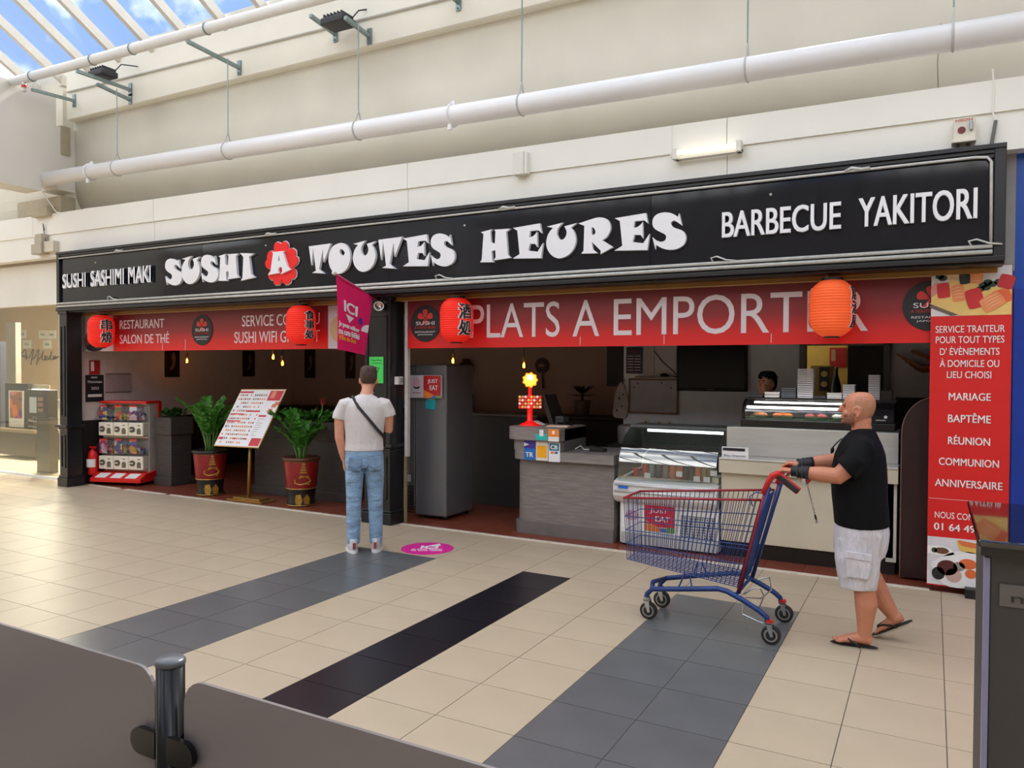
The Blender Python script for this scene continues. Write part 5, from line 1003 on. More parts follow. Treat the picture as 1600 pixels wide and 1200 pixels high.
# sushi case
sk = thing('sushi_case', 'black sushi display case with lit glass front on the steel counter', 'display case', (-.95, .85, 1.2))
bx('base', m_pblk, sk, -1.62, -.28, .62, 1.02, 1.2, 1.27, .008); bx('deck', mat('deck_green', (52, 90, 56), .5), sk, -1.58, -.5, .66, .98, 1.27, 1.278)
cg = [(.64, 1.27), (.63, 1.34), (.66, 1.4), (.73, 1.45), (.85, 1.47)]
MB().loft([[(-1.58, y, z) for y, z in cg], [(-.5, y, z) for y, z in cg]], cap=False, closed=False).build('curved_glass', glass('sushi_glass', (240, 244, 244), .14), sk, smooth=True)
bx('roof', m_pblk, sk, -1.6, -.28, .8, 1.02, 1.455, 1.475, .006); MB().prism(cg+[(1.0, 1.47), (1.0, 1.27)], lambda y, z: (-.5, y, z), lambda y, z: (-.29, y, z)).build('motor_end', mat('case_black', (28, 28, 30), .2), sk, bevel=.006)
MB().prism(cg+[(1.0, 1.47), (1.0, 1.27)], lambda y, z: (-1.61, y, z), lambda y, z: (-1.58, y, z)).build('left_end', MATS['case_black'], sk)
MB().cyl((-1.57, .68, 1.385), (-.3, .68, 1.385), .013, n=10).build('lamp_tube', mat('case_tube', (255, 252, 246), .4, emit=5), sk, smooth=True); MB().cyl((-1.52, .78, 1.43), (-.55, .78, 1.43), .009, n=8).build('upper_lamp', MATS['case_tube'], sk)
MB().cyl((-.36, .625, 1.33), (-.36, .64, 1.33), .014, n=14).build('knob', m_pw, sk); bx('maker_plate', mat('plate_silver', (190, 190, 190), .3, .5), sk, -.44, -.36, .628, .634, 1.295, 1.305); bx('back_glass', m_shd, sk, -1.58, -.5, .99, 1.0, 1.27, 1.46)
for i, (x0, x1, c, d) in enumerate(((-1.55, -1.38, (238, 146, 96), 'leftmost tray of pale salmon'), (-1.345, -1.15, (238, 128, 62), 'tray of orange salmon'), (-1.05, -.86, (196, 96, 100), 'tray of pink tuna'), (-.82, -.66, (226, 220, 208), 'tray of white fish beside the bald man face'))):
    t = thing('fish_tray', d+' in the sushi case', 'tray', ((x0+x1)/2, .78, 1.279), 0, 'trays in the sushi case')
    MB().prism([(x0+.015, .7), (x1-.015, .7), (x1-.015, .88), (x0+.015, .88)], lambda x, y: (x, y, 1.279), lambda x, y: ((x-(x0+x1)/2)*1.15+(x0+x1)/2, y, 1.305)).build('dish', mat('tray_green', (66, 96, 66), .4), t)
    r = random.Random(i); xc = (x0+x1)/2; hw = (x1-x0)/2-.03
    for k in range(6): MB().ball((xc+r.uniform(-hw, hw), .72+k*.024, 1.312), (.045, .03, .022), 9, 6).build('fish_slice', mat('fish_%d' % i, c, .35, var=.25, scale=30, stretch=(6, 1, 1)), t, smooth=True)
# stacked boxes on the case
def stack(nm, lab, x0, x1, h, n, col, fl_=0):
    t = thing(nm, lab, 'box stack', ((x0+x1)/2, .88, 1.476), 0, 'takeaway box stacks on the sushi case'); mm = mat('bx_%d' % col[0], col, .45)
    for i in range(n):
        z0, z1 = 1.476+h*i/n, 1.476+h*(i+.8)/n; xc, w_ = (x0+x1)/2, (x1-x0)/2
        MB().prism([(-w_*(.9 if fl_ else 1), -.07), (w_*(.9 if fl_ else 1), -.07), (w_*(.9 if fl_ else 1), .07), (-w_*(.9 if fl_ else 1), .07)], lambda x, y: (xc+x, .88+y, z0), lambda x, y: (xc+x*(1.1 if fl_ else 1), .88+y, z1)).build('box', mm, t)
WHT = (206, 206, 214)
stack('box_stack', 'low dark box at the left end on the sushi case', -1.58, -1.45, .03, 1, (60, 60, 66)); stack('box_stack', 'short stack of white cups near the cook', -1.435, -1.29, .06, 2, (226, 222, 222), 1); stack('box_stack', 'stack of grey lids with dark edges', -1.275, -1.145, .1, 5, (96, 102, 112)); stack('box_stack', 'tallest stack of white boxes on the sushi case', -1.13, -.99, .285, 14, WHT); stack('box_stack', 'low dark box right of the tallest stack', -.985, -.88, .03, 1, (62, 62, 68)); stack('box_stack', 'short stack of white cups left of the bald head', -.87, -.735, .06, 3, (222, 220, 222), 1); stack('box_stack', 'medium stack of white boxes partly behind the bald head', -.73, -.63, .14, 7, (204, 204, 212)); stack('box_stack', 'tall stack of white boxes right of the bald head', -.515, -.42, .23, 11, (200, 200, 208))
tag(MB().box(-.41, -.32, .8, .95, 1.476, 1.56).build('black_caddy', m_pblk), 'small black caddy at the right end on the sushi case', 'caddy')
# ================================================================== partition wall things
tv = thing('television', 'large black television on the partition wall', 'television', (-2.29, 2.15, 1.49)); bx('bezel', mat('tv_black', (9, 9, 10), .4, spec=.2), tv, -2.7, -1.88, 2.13, 2.19, 1.49, 2.05, .006); bx('screen', mat('tv_screen', (5, 5, 6), .25, spec=.2), tv, -2.67, -1.91, 2.126, 2.131, 1.53, 2.03); bx('logo', mat('tv_logo', (80, 80, 84), .4), tv, -2.33, -2.26, 2.124, 2.13, 1.507, 1.515)
wb = thing('whiteboard', 'small framed whiteboard on the partition left of the television', 'whiteboard', (-3.0, 2.17, 1.2)); bx('sheet', mat('wb_sheet', (158, 162, 172), .3), wb, -3.3, -2.7, 2.17, 2.19, 1.21, 1.62)
for a in ((-3.32, -2.69, 1.2, 1.22), (-3.32, -2.69, 1.61, 1.63), (-3.32, -3.3, 1.2, 1.63), (-2.71, -2.69, 1.2, 1.63)): bx('frame_bar', mat('oak_frame', (120, 84, 60), .5), wb, a[0], a[1], 2.16, 2.19, a[2], a[3])
for x, z in ((-3.2, 1.57), (-2.9, 1.58), (-3.25, 1.52), (-2.78, 1.52)): MB().ball((x, 2.165, z), .01, 6, 4).build('magnet', m_pblk, wb)
t = thing('price_poster', 'dark price list poster high on the partition', 'poster', (-3.26, 2.18, 1.69)); bx('sheet', mat('navy_poster', (44, 46, 66), .5), t, -3.36, -3.15, 2.18, 2.19, 1.69, 2.02)
for i in range(6):
    for x in (-3.34, -3.25): bx('price_row', m_pw, t, x, x+.075, 2.176, 2.18, 1.73+i*.035, 1.738+i*.035)
text('MENU', mat('poster_red2', (200, 60, 60), .5), t, (-3.3, 2.178, 1.95), .09, .03)
t = thing('paper_notice', 'left white paper notice beside the price list', 'notice', (-3.07, 2.18, 1.66)); bx('sheet', mat('notice_grey', (180, 176, 174), .5, var=.1, scale=40), t, -3.14, -3.0, 2.18, 2.19, 1.68, 2.02)
t = thing('paper_notice', 'right white paper notice beside the television', 'notice', (-2.85, 2.18, 1.66)); bx('sheet', mat('notice_grey2', (188, 186, 184), .5, var=.08, scale=40), t, -2.99, -2.72, 2.18, 2.19, 1.68, 2.02); MB().tube([(-3.0, 2.17, 1.97), (-2.9, 2.17, 1.85), (-2.75, 2.17, 1.72), (-2.72, 2.17, 1.68)], .005, 5).build('cord', m_pblk, t)
sh = thing('wall_shelf', 'thin tan shelf above the whiteboard', 'shelf', (-2.95, 2.1, 1.64)); bx('board', mat('tan_shelf', (120, 104, 84), .5), sh, -3.2, -2.7, 2.05, 2.2, 1.645, 1.66); MB().lathe([(.04, 0), (.06, .02), (.02, .04)], (-2.85, 2.12, 1.66), 10).build('black_bowl', m_pblk, sh)
for i, x in enumerate((-3.1, -2.93, -2.8)):
    t = thing('wall_socket', ('left', 'middle', 'right')[i]+' wall socket under the whiteboard', 'socket', (x, 2.19, 1.04), 0, 'sockets under the whiteboard'); bx('plate', m_white, t, x-.04, x+.04, 2.19, 2.2, 1.04, 1.12, .004); MB().cyl((x, 2.186, 1.08), (x, 2.195, 1.08), .022, n=12).build('outlet', mat('outlet', (120, 116, 112), .5), t)
ap = thing('hanging_apron', 'white cloth apron hanging at the partition edge', 'apron', (-3.45, 2.1, 1.2)); q = MB()
pts = [(-.02, .44), (.03, .44), (.06, .32), (.1, .2), (.07, .02), (.0, 0), (-.1, .03), (-.09, .2), (-.07, .32)]
flat([smoothloop(pts, 90)], mat('apron_cloth', (176, 170, 168), .8, var=.1, scale=12, bump=.3), ap, (-3.42, 2.19, 1.13), ext=.03, name='cloth'); MB().tube([(-3.4, 2.15, 1.56), (-3.39, 2.15, 1.62), (-3.38, 2.195, 1.6)], .006, 5).build('hook', m_pblk, ap)
for dx, z in ((-.02, .25), (.01, .15), (-.05, .1), (.03, .3)): MB().ball((-3.42+dx, 2.157, 1.13+z), (.012, .004, .012), 6, 4).build('button', m_pblk, ap)
pp_ = thing('potted_palm', 'small palm in grey pot at the back of the restaurant', 'potted plant', (-4.7, 3.5, 1.03)); MB().lathe([(.001, 0), (.1, 0), (.13, .24), (.11, .24), (.001, .2)], (-4.7, 3.9, 1.03), 16).build('pot', mat('grey_pot', (104, 98, 96), .5), pp_, smooth=True); q = MB()
for i in range(16):
    a = i*2.4; d = V(cos(a), sin(a), .7); leaf(q, V(-4.7, 3.9, 1.36), d, V(-d.x*.4, -d.y*.4, .9).normalized(), .24, .045); leaf(q, V(-4.7, 3.9, 1.33), V(cos(a+.8), sin(a+.8), .1), V(0, 0, 1), .26, .045)
q.build('foliage', mat('palm_dark', (30, 40, 30), .5), pp_); MB().cyl((-4.7, 3.9, 1.2), (-4.7, 3.9, 1.4), .02, n=8).build('trunk', m_shd, pp_)
tag(MB().box(-5.25, -5.05, 3.75, 3.9, 1.03, 1.16).build('tan_box', mat('tan_box', (150, 128, 104), .6)), 'small tan box on the back bench left of the palm', 'box')
tag(MB().box(-4.45, -4.15, 4.27, 4.3, 1.48, 2.1).build('dark_wall_panel', mat('navy_panel', (44, 46, 56), .5)), 'dark blue panel on the back wall beside the partition edge', 'panel')
# sushi boat, brown board, kitchen things
KL = bpy.data.lights.new('kitchen_fill_light', 'POINT'); KL.energy = 3.5; KL.color = (1, .86, .6); KL.shadow_soft_size = .1; kl = bpy.data.objects.new('kitchen_fill_light', KL); C.objects.link(kl); kl.location = (-1.5, 2.7, 2.5)  # unseen point light added to brighten the yellow kitchen
bo = thing('sushi_boat', 'wooden sushi boat mounted on the wall right of the kitchen door', 'sushi boat', (-.2, 2.1, 1.7)); m_boat = mat('boat_wood', (168, 106, 62), .5, var=.25, scale=8, stretch=(8, 1, 1))
for i in range(5): MB().loft([[(-.34+.04*i, 2.10, 1.93-.035*i), (-.34+.04*i, 2.13, 1.93-.035*i), (-.33+.04*i, 2.13, 1.9-.035*i), (-.33+.04*i, 2.10, 1.9-.035*i)], [(-.1, 2.0+.01*i, 1.79-.012*i), (-.1, 2.2, 1.79-.012*i), (-.1, 2.2, 1.77-.012*i), (-.1, 2.0, 1.77-.012*i)], [(.3, 2.0, 1.82-.012*i), (.3, 2.2, 1.82-.012*i), (.3, 2.2, 1.8-.012*i), (.3, 2.0, 1.8-.012*i)]]).build('plank', m_boat, bo)
MB().bar((-.2, 2.1, 1.95), (.1, 2.1, 1.8), .03, .03).build('bow', m_boat, bo)
bb = thing('brown_board', 'dark brown board with rounded top left of the red poster', 'board', (-.12, .27, 0)); pts = [(.12, 0), (.12, 1.52)]+[(.12-.23*sin(t), 1.2+.3*cos(t)) for t in [i*(pi/2)/10 for i in range(1, 11)]]+[(-.11, 0)]
MB().prism(pts, lambda x, z: (-.11+x, .25, z+.02), lambda x, z: (-.11+x, .3, z+.02)).build('panel', mat('wine_wood', (48, 22, 22), .4, var=.2, scale=4, stretch=(4, 1, 1)), bb)
MB().tube([(-.22, .245, .02), (-.22, .245, 1.2)]+[(-.22+.23*(1-cos(t)), .245, 1.22+.3*sin(t)) for t in [i*(pi/2)/8 for i in range(1, 9)]], .005, 5).build('edge_line', mat('edge_tan', (120, 92, 80), .5), bb)
ks = thing('safety_sign', 'red extinguisher sign on the yellow kitchen wall', 'sign', (-1.02, 3.28, 1.9)); bx('panel', MATS['sign_red'], ks, -1.12, -.93, 3.28, 3.3, 1.78, 2.02); bx('pictogram', mat('picto_tan', (190, 150, 110), .5), ks, -1.1, -1.05, 3.275, 3.28, 1.86, 2.0)
kg = thing('kitchen_machine', 'dark rice machine with round dials in the kitchen doorway', 'machine', (-1.15, 2.9, 0)); bx('body', mat('machine_tan', (150, 122, 62), .4, .3), kg, -1.27, -1.03, 2.75, 3.05, 0, 1.8, .01); bx('face', m_pblk, kg, -1.17, -1.06, 2.735, 2.75, 1.5, 1.78)
for z in (1.7, 1.58): MB().cyl((-1.115, 2.725, z), (-1.115, 2.75, z), .035, n=14).build('dial', mat('dial_tan', (196, 166, 100), .4), kg)
gb = thing('dark_bottle', 'dark green bottle and bowl in the kitchen doorway', 'bottle', (-1.05, 2.7, 1.2)); MB().lathe([(.05, 0), (.055, .04), (.055, .36), (.02, .5), (.018, .58)], (-.97, 2.6, 1.2), 14).build('bottle', mat('bottle_green', (34, 42, 28), .2), gb, smooth=True); bx('shelf', m_pblk, gb, -1.25, -.84, 2.5, 2.72, 0, 1.2); MB().ball((-1.08, 2.6, 1.33), (.1, .08, .13), 12, 8).build('bowl', m_pblk, gb, smooth=True)

# ================================================================== shopping trolley
tr = thing('shopping_trolley', 'blue wire shopping trolley with red rim pushed by the bald man', 'shopping trolley', (-1.4, -1.63, 0))
YC = -1.63
m_bl = mat('trolley_blue', (34, 60, 118), .35, .2, var=.1); m_rr = mat('trolley_red', (150, 28, 44), .4); m_rp = mat('trolley_plastic', (200, 30, 30), .4); m_rub = mat('rubber', (34, 32, 32), .6); m_hub = mat('hub_grey', (140, 136, 130), .5); m_chr = mat('bright_chrome', (190, 192, 192), .25, .85)
def side(s): # four corners of one long side: top front, top rear, bottom rear, bottom front
    return V(-1.90, YC+s*.17, .835), V(-.95, YC+s*.24, .912), V(-1.10, YC+s*.21, .325), V(-1.88, YC+s*.15, .40)
def grid(nm, TA, TB, BB, BA, nv, hs, r=.0026):
    b = MB()
    for i in range(nv+1):
        u = i/nv; b.tube([TA.lerp(TB, u), BA.lerp(BB, u)], r, 4)
    for h in hs: b.tube([TA.lerp(BA, h), TB.lerp(BB, h)], r*1.3, 4)
    return b.build(nm, m_bl, tr)
for s in (-1, 1):
    a, b, c, d = side(s); grid('basket_side', a, b, c, d, 28, (.3, .52, .74, 1.0)); MB().tube([a, b], .0085, 8).build('rim_tube', m_rr, tr, smooth=True)
a0, b0, c0, d0 = side(-1); a1, b1_, c1, d1 = side(1)
grid('basket_front', a0, a1, d1, d0, 9, (.3, .52, .74, 1.0)); MB().tube([a0, a1], .0085, 8).build('rim_tube', m_rr, tr, smooth=True)
grid('rear_flap', b0, b1_, c1, c0, 12, (.05, .3, .52, .74, 1.0)); q = MB()
for i in range(27): u = i/26; q.tube([d0.lerp(c0, u), d1.lerp(c1, u)], .003, 4)
for i in range(10): u = i/9; q.tube([d0.lerp(d1, u), c0.lerp(c1, u)], .003, 4)
q.build('basket_floor', m_bl, tr)
for s in (-1, 1):
    y = lambda k: YC+s*k
    MB().tube([(-1.735, y(.15), .14), (-1.73, y(.15), .175), (-1.69, y(.16), .215), (-1.5, y(.19), .25), (-1.22, y(.225), .30), (-1.16, y(.235), .295), (-1.05, y(.24), .25), (-.95, y(.245), .20), (-.905, y(.245), .165), (-.9, y(.245), .13)], .0175, 10).build('chassis_tube', m_bl, tr, smooth=True)
    MB().tube([(-1.09, y(.22), .29), (-.965, y(.24), .76), (-.9, y(.25), 1.0)], .0145, 8).build('upright', m_bl, tr, smooth=True)
    MB().tube([(-1.085, y(.235), .31), (-.975, y(.25), .76), (-.92, y(.255), .98)], .009, 6).build('red_guard', m_rr, tr, smooth=True)
    MB().tube([(-.935, y(.25), .955), (-.905, y(.25), 1.03), (-.88, y(.25), 1.075), (-.85, y(.25), 1.09), (-.83, y(.25), 1.08)], [(.022, .016), (.028, .018), (.03, .02), (.028, .02), (.015, .012)], 10).build('handle_bracket', m_rp, tr, smooth=True)
    MB().bar((-.845, y(.252), 1.075), (-.725, y(.252), .985), .022, .036).build('grip_insert', m_rub, tr, bevel=.008)
    MB().bar((-.85, y(.245), 1.08), (-.72, y(.245), .985), .018, .05).build('grip_edge', m_rp, tr, bevel=.008)
    MB().tube([(-1.0, y(.25), .87), (-1.02, y(.25), .93), (-.98, y(.25), .96), (-.9, y(.25), .955), (-.86, y(.25), .955), (-.855, y(.25), .985)], .004, 6).build('wire_hook', m_bl, tr)
    MB().tube([(-1.5, y(.19), .25), (-1.46, y(.16), .36)], .006, 6).build('stay', m_bl, tr); MB().tube([(-1.4, y(.2), .27), (-1.43, y(.16), .36)], .006, 6).build('stay', m_bl, tr)
    for x, k, nm in ((-1.73, .15, 0), (-.89, .245, 1)):
        yy = y(k); cx = x+.012
        wl = MB().tube([(cx, yy-.016, .06), (cx, yy-.013, .06), (cx, yy+.013, .06), (cx, yy+.016, .06)], [.05, .06, .06, .05], 24).build('wheel', m_rub, tr, smooth=False)
        MB().cyl((cx, yy-.018, .06), (cx, yy+.018, .06), .042, n=20).build('wheel_ring', m_hub, wl); MB().cyl((cx, yy-.019, .06), (cx, yy+.019, .06), .032, n=18).build('wheel_core', m_rub, wl)
        fk = MB().prism([(x-.02, .135), (x+.02, .135), (cx+.016, .055), (cx-.0, .05)], lambda a, b: (a, yy-.027, b), lambda a, b: (a, yy-.023, b)).prism([(x-.02, .135), (x+.02, .135), (cx+.016, .055), (cx-.0, .05)], lambda a, b: (a, yy+.023, b), lambda a, b: (a, yy+.027, b)).box(x-.022, x+.022, yy-.027, yy+.027, .13, .138).build('caster_fork', m_chr, tr)
        MB().cyl((x, yy, .138), (x, yy, .155), .024, n=14).build('caster_collar', m_chr if nm == 0 else m_rp, tr)
MB().tube([(-1.69, YC-.16, .215), (-1.74, YC, .22), (-1.69, YC+.16, .215)], .0165, 8).build('front_bar', m_bl, tr, smooth=True)
MB().tube([(-1.1, YC-.235, .285), (-1.1, YC+.235, .285)], .012, 8).build('cross_bar', m_bl, tr)
MB().cyl((-.868, YC-.25, 1.072), (-.868, YC+.25, 1.072), .0165, n=12).build('handlebar', m_rp, tr, smooth=True)
q = [(-1.06, YC-.2, .28), (-1.0, YC-.2, .33), (-.96, YC-.18, .33), (-.95, YC-.1, .26), (-.98, YC-.1, .18)]
MB().tube(q, .005, 6).build('bottle_rack', m_chr, tr); MB().tube([(-1.06, YC-.23, .27), (-1.06, YC-.23, .16), (-.97, YC-.23, .13), (-.93, YC-.23, .12)], .005, 6).build('bottle_rack', m_chr, tr); MB().tube([(-1.05, YC-.21, .15), (-1.01, YC-.21, .07), (-.98, YC-.21, .14)], .003, 5).build('bottle_rack', m_chr, tr); MB().tube([(-1.05, YC+.2, .28), (-.97, YC+.2, .31), (-.94, YC+.1, .25), (-.97, YC-.1, .24), (-1.05, YC-.2, .26)], .005, 6).build('bottle_rack', m_chr, tr)
cl = MB().tube([(-.77, YC+.24, 1.03), (-.75, YC+.24, .96)], [.013, .011], 8).build('coin_lock', m_pw, tr, smooth=True)
P0, P1 = V(-.745, YC+.23, 1.0), V(-.685, YC+.23, .765)
for i in range(15):
    p = P0.lerp(P1, (i+.5)/15); d = (P1-P0).normalized(); sdv = V(0, 1, 0) if i % 2 else V(d.z, 0, -d.x)
    MB().tube([p+d*.0105*cos(t)+sdv*.005*sin(t) for t in [2*pi*k/8 for k in range(8)]], .0016, 4, closed=True).build('chain_link', m_chr, tr)
MB().tube([P1, P1+V(.008, 0, -.03)], .007, 6).build('coin_key', m_rub, tr); MB().box(P1.x+.004, P1.x+.018, P1.y-.003, P1.y+.003, P1.z-.055, P1.z-.03).build('key_tip', m_chr, tr)

# ================================================================== people
m_sk = mat('skin_tan', (196, 128, 98), .5, var=.06, scale=14); m_sk2 = mat('skin_tan_light', (216, 152, 122), .5, var=.06, scale=14); m_sk3 = mat('skin_pale_tan', (232, 176, 150), .5, var=.05, scale=14)
def rings(b, L_, n=20, axis='x'):
    """stack of oval slices: z, front, back, half width (front/back along the facing axis), centre of the other axis"""
    rs = []
    for z, f_, bk, hw, c in L_:
        ce, ra = (f_+bk)/2, abs(bk-f_)/2
        rs.append([((ce+ra*cos(t), c+hw*sin(t), z) if axis == 'x' else (c+hw*cos(t), ce+ra*sin(t), z)) for t in [2*pi*j/n for j in range(n)]])
    return b.loft(rs)
def hand(b, wr, pd, up_, sdv, curl, th, sc=1.0):
    """palm and five curled fingers; wr wrist, pd palm direction, up_ back of hand, sdv towards the thumb"""
    pd, up_, sdv = pd.normalized(), up_.normalized(), sdv.normalized(); k = wr+pd*.085*sc
    b.tube([wr-pd*.01, wr+pd*.03*sc, wr+pd*.065*sc, k+pd*.004], [(.026, .02), (.036*sc, .018), (.041*sc, .0165), (.036*sc, .012)] if abs(sdv.dot(frame(pd)[0])) > .7 else [(.02, .026), (.018, .036*sc), (.0165, .041*sc), (.012, .036*sc)], 12)
    for i, (off, ln) in enumerate(((.029, .068), (.0095, .078), (-.0105, .072), (-.0295, .056))):
        p = k+sdv*off*sc-pd*.012; path = [p]; a = .0
        for s_, seg in enumerate((.5, .3, .25)):
            a += curl*(.7, 1.0, .9)[s_]; p = p+(pd*cos(a)-up_*sin(a))*ln*seg*1.08*sc; path.append(p)
        b.tube(path, [.0102*sc, .0096*sc, .0088*sc, .0072*sc], 8)
    p = wr+pd*.028*sc+sdv*.026*sc-up_*.006; q1 = p+(pd*.6+sdv*.6*(1-th)-up_*th).normalized()*.036*sc; q2 = q1+(pd*.8-up_*th*.9+sdv*.1).normalized()*.03*sc
    b.tube([p-pd*.012, p, q1, q2], [.014*sc, .013*sc, .0105*sc, .008*sc], 8)
# ---- bald man walking left
OB = V(-.40, -1.55, 0)
b = MB(); Yc = -1.55
rings(b, [(1.604, -.42, -.375, .02, Yc), (1.597, -.452, -.345, .048, Yc), (1.578, -.482, -.326, .066, Yc), (1.55, -.498, -.314, .0755, Yc), (1.52, -.503, -.311, .078, Yc), (1.49, -.502, -.315, .077, Yc), (1.46, -.504, -.326, .073, Yc), (1.43, -.503, -.35, .066, Yc), (1.412, -.5, -.37, .056, Yc), (1.397, -.486, -.39, .042, Yc)], 24)
b.tube([(-.50, Yc, 1.528), (-.512, Yc, 1.505), (-.525, Yc, 1.485), (-.508, Yc, 1.474)], [.009, .013, .0165, .01], 8)
for s in (-1, 1):
    b.ball((-.495, Yc+s*.03, 1.528), (.015, .026, .009), 10, 6); b.tube([(-.418+.021*cos(t)*(1 if sin(t) > 0 else .7), Yc+s*(.082+.004*cos(t)), 1.478+.031*sin(t)) for t in [radians(200-k*22) for k in range(14)]], [.0055]*9+[.006, .007, .0075, .008, .007], 7); b.ball((-.414, Yc+s*.078, 1.478), (.016, .006, .024), 10, 6); b.ball((-.485, Yc+s*.042, 1.468), (.02, .02, .02), 10, 6); b.ball((-.516, Yc+s*.011, 1.482), (.008, .007, .006), 8, 5)
b.ball((-.508, Yc, 1.45), (.011, .023, .006), 10, 6); b.ball((-.505, Yc, 1.436), (.011, .021, .0065), 10, 6); b.ball((-.499, Yc, 1.412), (.018, .024, .014), 10, 6)
b.tube([(-.405, Yc, 1.45), (-.395, Yc, 1.38), (-.385, Yc, 1.31), (-.385, Yc, 1.22)], [(.056, .056), (.06, .06), (.074, .074), (.1, .12)], 14)
b.ball((-.37, Yc, 1.42), (.035, .048, .05), 10, 8)
rings(b, [(1.27, -.5, -.29, .15, Yc), (1.1, -.54, -.27, .19, Yc), (.9, -.53, -.26, .19, Yc), (.72, -.5, -.26, .17, Yc)], 16)
NA = [(-.375, -1.735, 1.25), (-.43, -1.795, 1.16), (-.505, -1.81, 1.09), (-.60, -1.80, 1.092), (-.70, -1.79, 1.097), (-.76, -1.785, 1.10)]
FAr = [(-.385, -1.36, 1.25), (-.46, -1.32, 1.19), (-.56, -1.33, 1.13), (-.65, -1.37, 1.12), (-.73, -1.42, 1.112), (-.775, -1.44, 1.108)]
for A in (NA, FAr): b.tube(A, [.056, .058, .054, .05, .036, .028], 14)
hand(b, V(*NA[-1]), V(-1, .02, .05), V(-.12, 0, 1), V(0, 1, 0), .72, .75, 1.02); hand(b, V(*FAr[-1]), V(-1, -.05, .05), V(-.12, 0, 1), V(0, -1, 0), .72, .75, 1.02)
b.tube([(-.39, -1.65, .8), (-.385, -1.655, .6), (-.375, -1.66, .46), (-.355, -1.66, .36), (-.345, -1.66, .28), (-.35, -1.66, .17), (-.352, -1.66, .1), (-.35, -1.66, .06)], [.1, .092, .07, .064, .068, .05, .042, .04], 14)
b.tube([(-.31, -1.66, .05), (-.34, -1.66, .062), (-.40, -1.665, .06), (-.46, -1.667, .045), (-.51, -1.67, .034)], [(.03, .026), (.036, .036), (.038, .034), (.042, .024), (.038, .014)] if abs(frame(V(-1, 0, 0))[0].y) > .7 else [(.026, .03), (.036, .036), (.034, .038), (.024, .042), (.014, .038)], 12)
for i, (dy, L_) in enumerate(((.03, .03), (.012, .026), (-.004, .022), (-.019, .017), (-.032, .012))): b.tube([(-.50+.004*i, -1.67+dy, .032), (-.515+.004*i-L_*.5, -1.67+dy, .03), (-.52+.006*i-L_*.8, -1.67+dy, .026)], [.0125-.001*i, .0115-.001*i, .008-.0006*i], 8)
b.tube([(-.39, -1.45, .8), (-.375, -1.445, .6), (-.345, -1.425, .42), (-.30, -1.415, .33), (-.255, -1.412, .24), (-.205, -1.41, .165), (-.185, -1.41, .135)], [.1, .09, .066, .062, .058, .042, .04], 14)
b.tube([(-.15, -1.41, .165), (-.19, -1.41, .142), (-.235, -1.408, .1), (-.265, -1.406, .07), (-.295, -1.405, .045)], [(.03, .028), (.036, .036), (.036, .032), (.04, .022), (.034, .013)] if abs(frame(V(-.7, 0, -.7))[0].y) > .7 else [(.028, .03), (.036, .036), (.032, .036), (.022, .04), (.013, .034)], 12)
for i in range(5): b.tube([(-.285, -1.43+.013*i, .05), (-.31+.004*i, -1.432+.0135*i, .034)], [.011, .008], 8)
man = remesh('person', b, m_sk, None, .0045, 3, .5, org=OB)
man.data.materials.append(mat('skin_stubble', (150, 98, 78), .7, var=.12, scale=60)); man.data.materials.append(mat('skin_shaved', (178, 124, 94), .6, var=.08, scale=40))
for p in man.data.polygons:
    c_ = p.center+OB
    if c_.z > 1.375:
        k_ = .004*sin(c_.x*300)+.004*sin(c_.z*410)
        if c_.x < -.43+k_ and c_.z < 1.462+(-.43-c_.x)*-.12+k_ and c_.x > -.515 and not (1.43 < c_.z < 1.456 and c_.x < -.503): p.material_index = 1
        elif c_.x > -.445+(c_.z-1.5)*.35+k_ and 1.44 < c_.z < 1.568-(c_.x+.4)*.25+k_ and not (-.445 < c_.x < -.385 and c_.z < 1.512): p.material_index = 2
tag(man, 'bald man in black t-shirt and white shorts pushing the trolley', 'person'); ORI[man.name] = tuple(OB)
b = MB()
rings(b, [(1.375, -.435, -.325, .07, Yc), (1.345, -.47, -.305, .095, Yc), (1.31, -.5, -.29, .15, Yc), (1.27, -.525, -.272, .205, Yc), (1.21, -.55, -.252, .225, Yc), (1.13, -.567, -.243, .225, Yc), (1.04, -.573, -.238, .222, Yc), (.94, -.566, -.236, .22, Yc), (.85, -.556, -.228, .218, Yc), (.757, -.547, -.221, .218, Yc)], 28)
for A, sg_ in ((NA, -1), (FAr, 1)): b.tube([(-.39, Yc+sg_*.13, 1.275), (-.385, Yc+sg_*.185, 1.255), V(*A[1])+V(.02, 0, .02), V(*A[1]).lerp(V(*A[2]), .45)+V(.0, sg_*.004, .004)], [.075, .082, .08, .082], 16)
remesh('t_shirt', b, mat('black_cotton', (9, 9, 12), .8, var=.15, scale=5, bump=.6, spec=.2, bd=.03), man, .009, 3, .5)
b = MB(); rings(b, [(.80, -.53, -.235, .205, Yc), (.72, -.552, -.222, .215, Yc), (.66, -.553, -.226, .213, Yc), (.6, -.55, -.235, .21, Yc), (.56, -.545, -.25, .2, Yc)], 26)
b.tube([(-.40, -1.645, .68), (-.40, -1.65, .56), (-.395, -1.655, .45), (-.392, -1.66, .37)], [(.13, .115), (.135, .112), (.122, .1), (.108, .09)] if abs(frame(V(0, 0, -1))[0].x) > .7 else [(.115, .13), (.112, .135), (.1, .122), (.09, .108)], 18)
b.tube([(-.41, -1.455, .68), (-.415, -1.45, .56), (-.405, -1.44, .48), (-.39, -1.435, .425)], [(.13, .11), (.13, .108), (.125, .1), (.115, .095)] if abs(frame(V(0, 0, -1))[0].x) > .7 else [(.11, .13), (.108, .13), (.1, .125), (.095, .115)], 18)
m_sh = mat('white_shorts', (214, 210, 216), .8, var=.07, scale=6, stretch=(3, 3, 1), bump=1.0, detail=5, bd=.05)
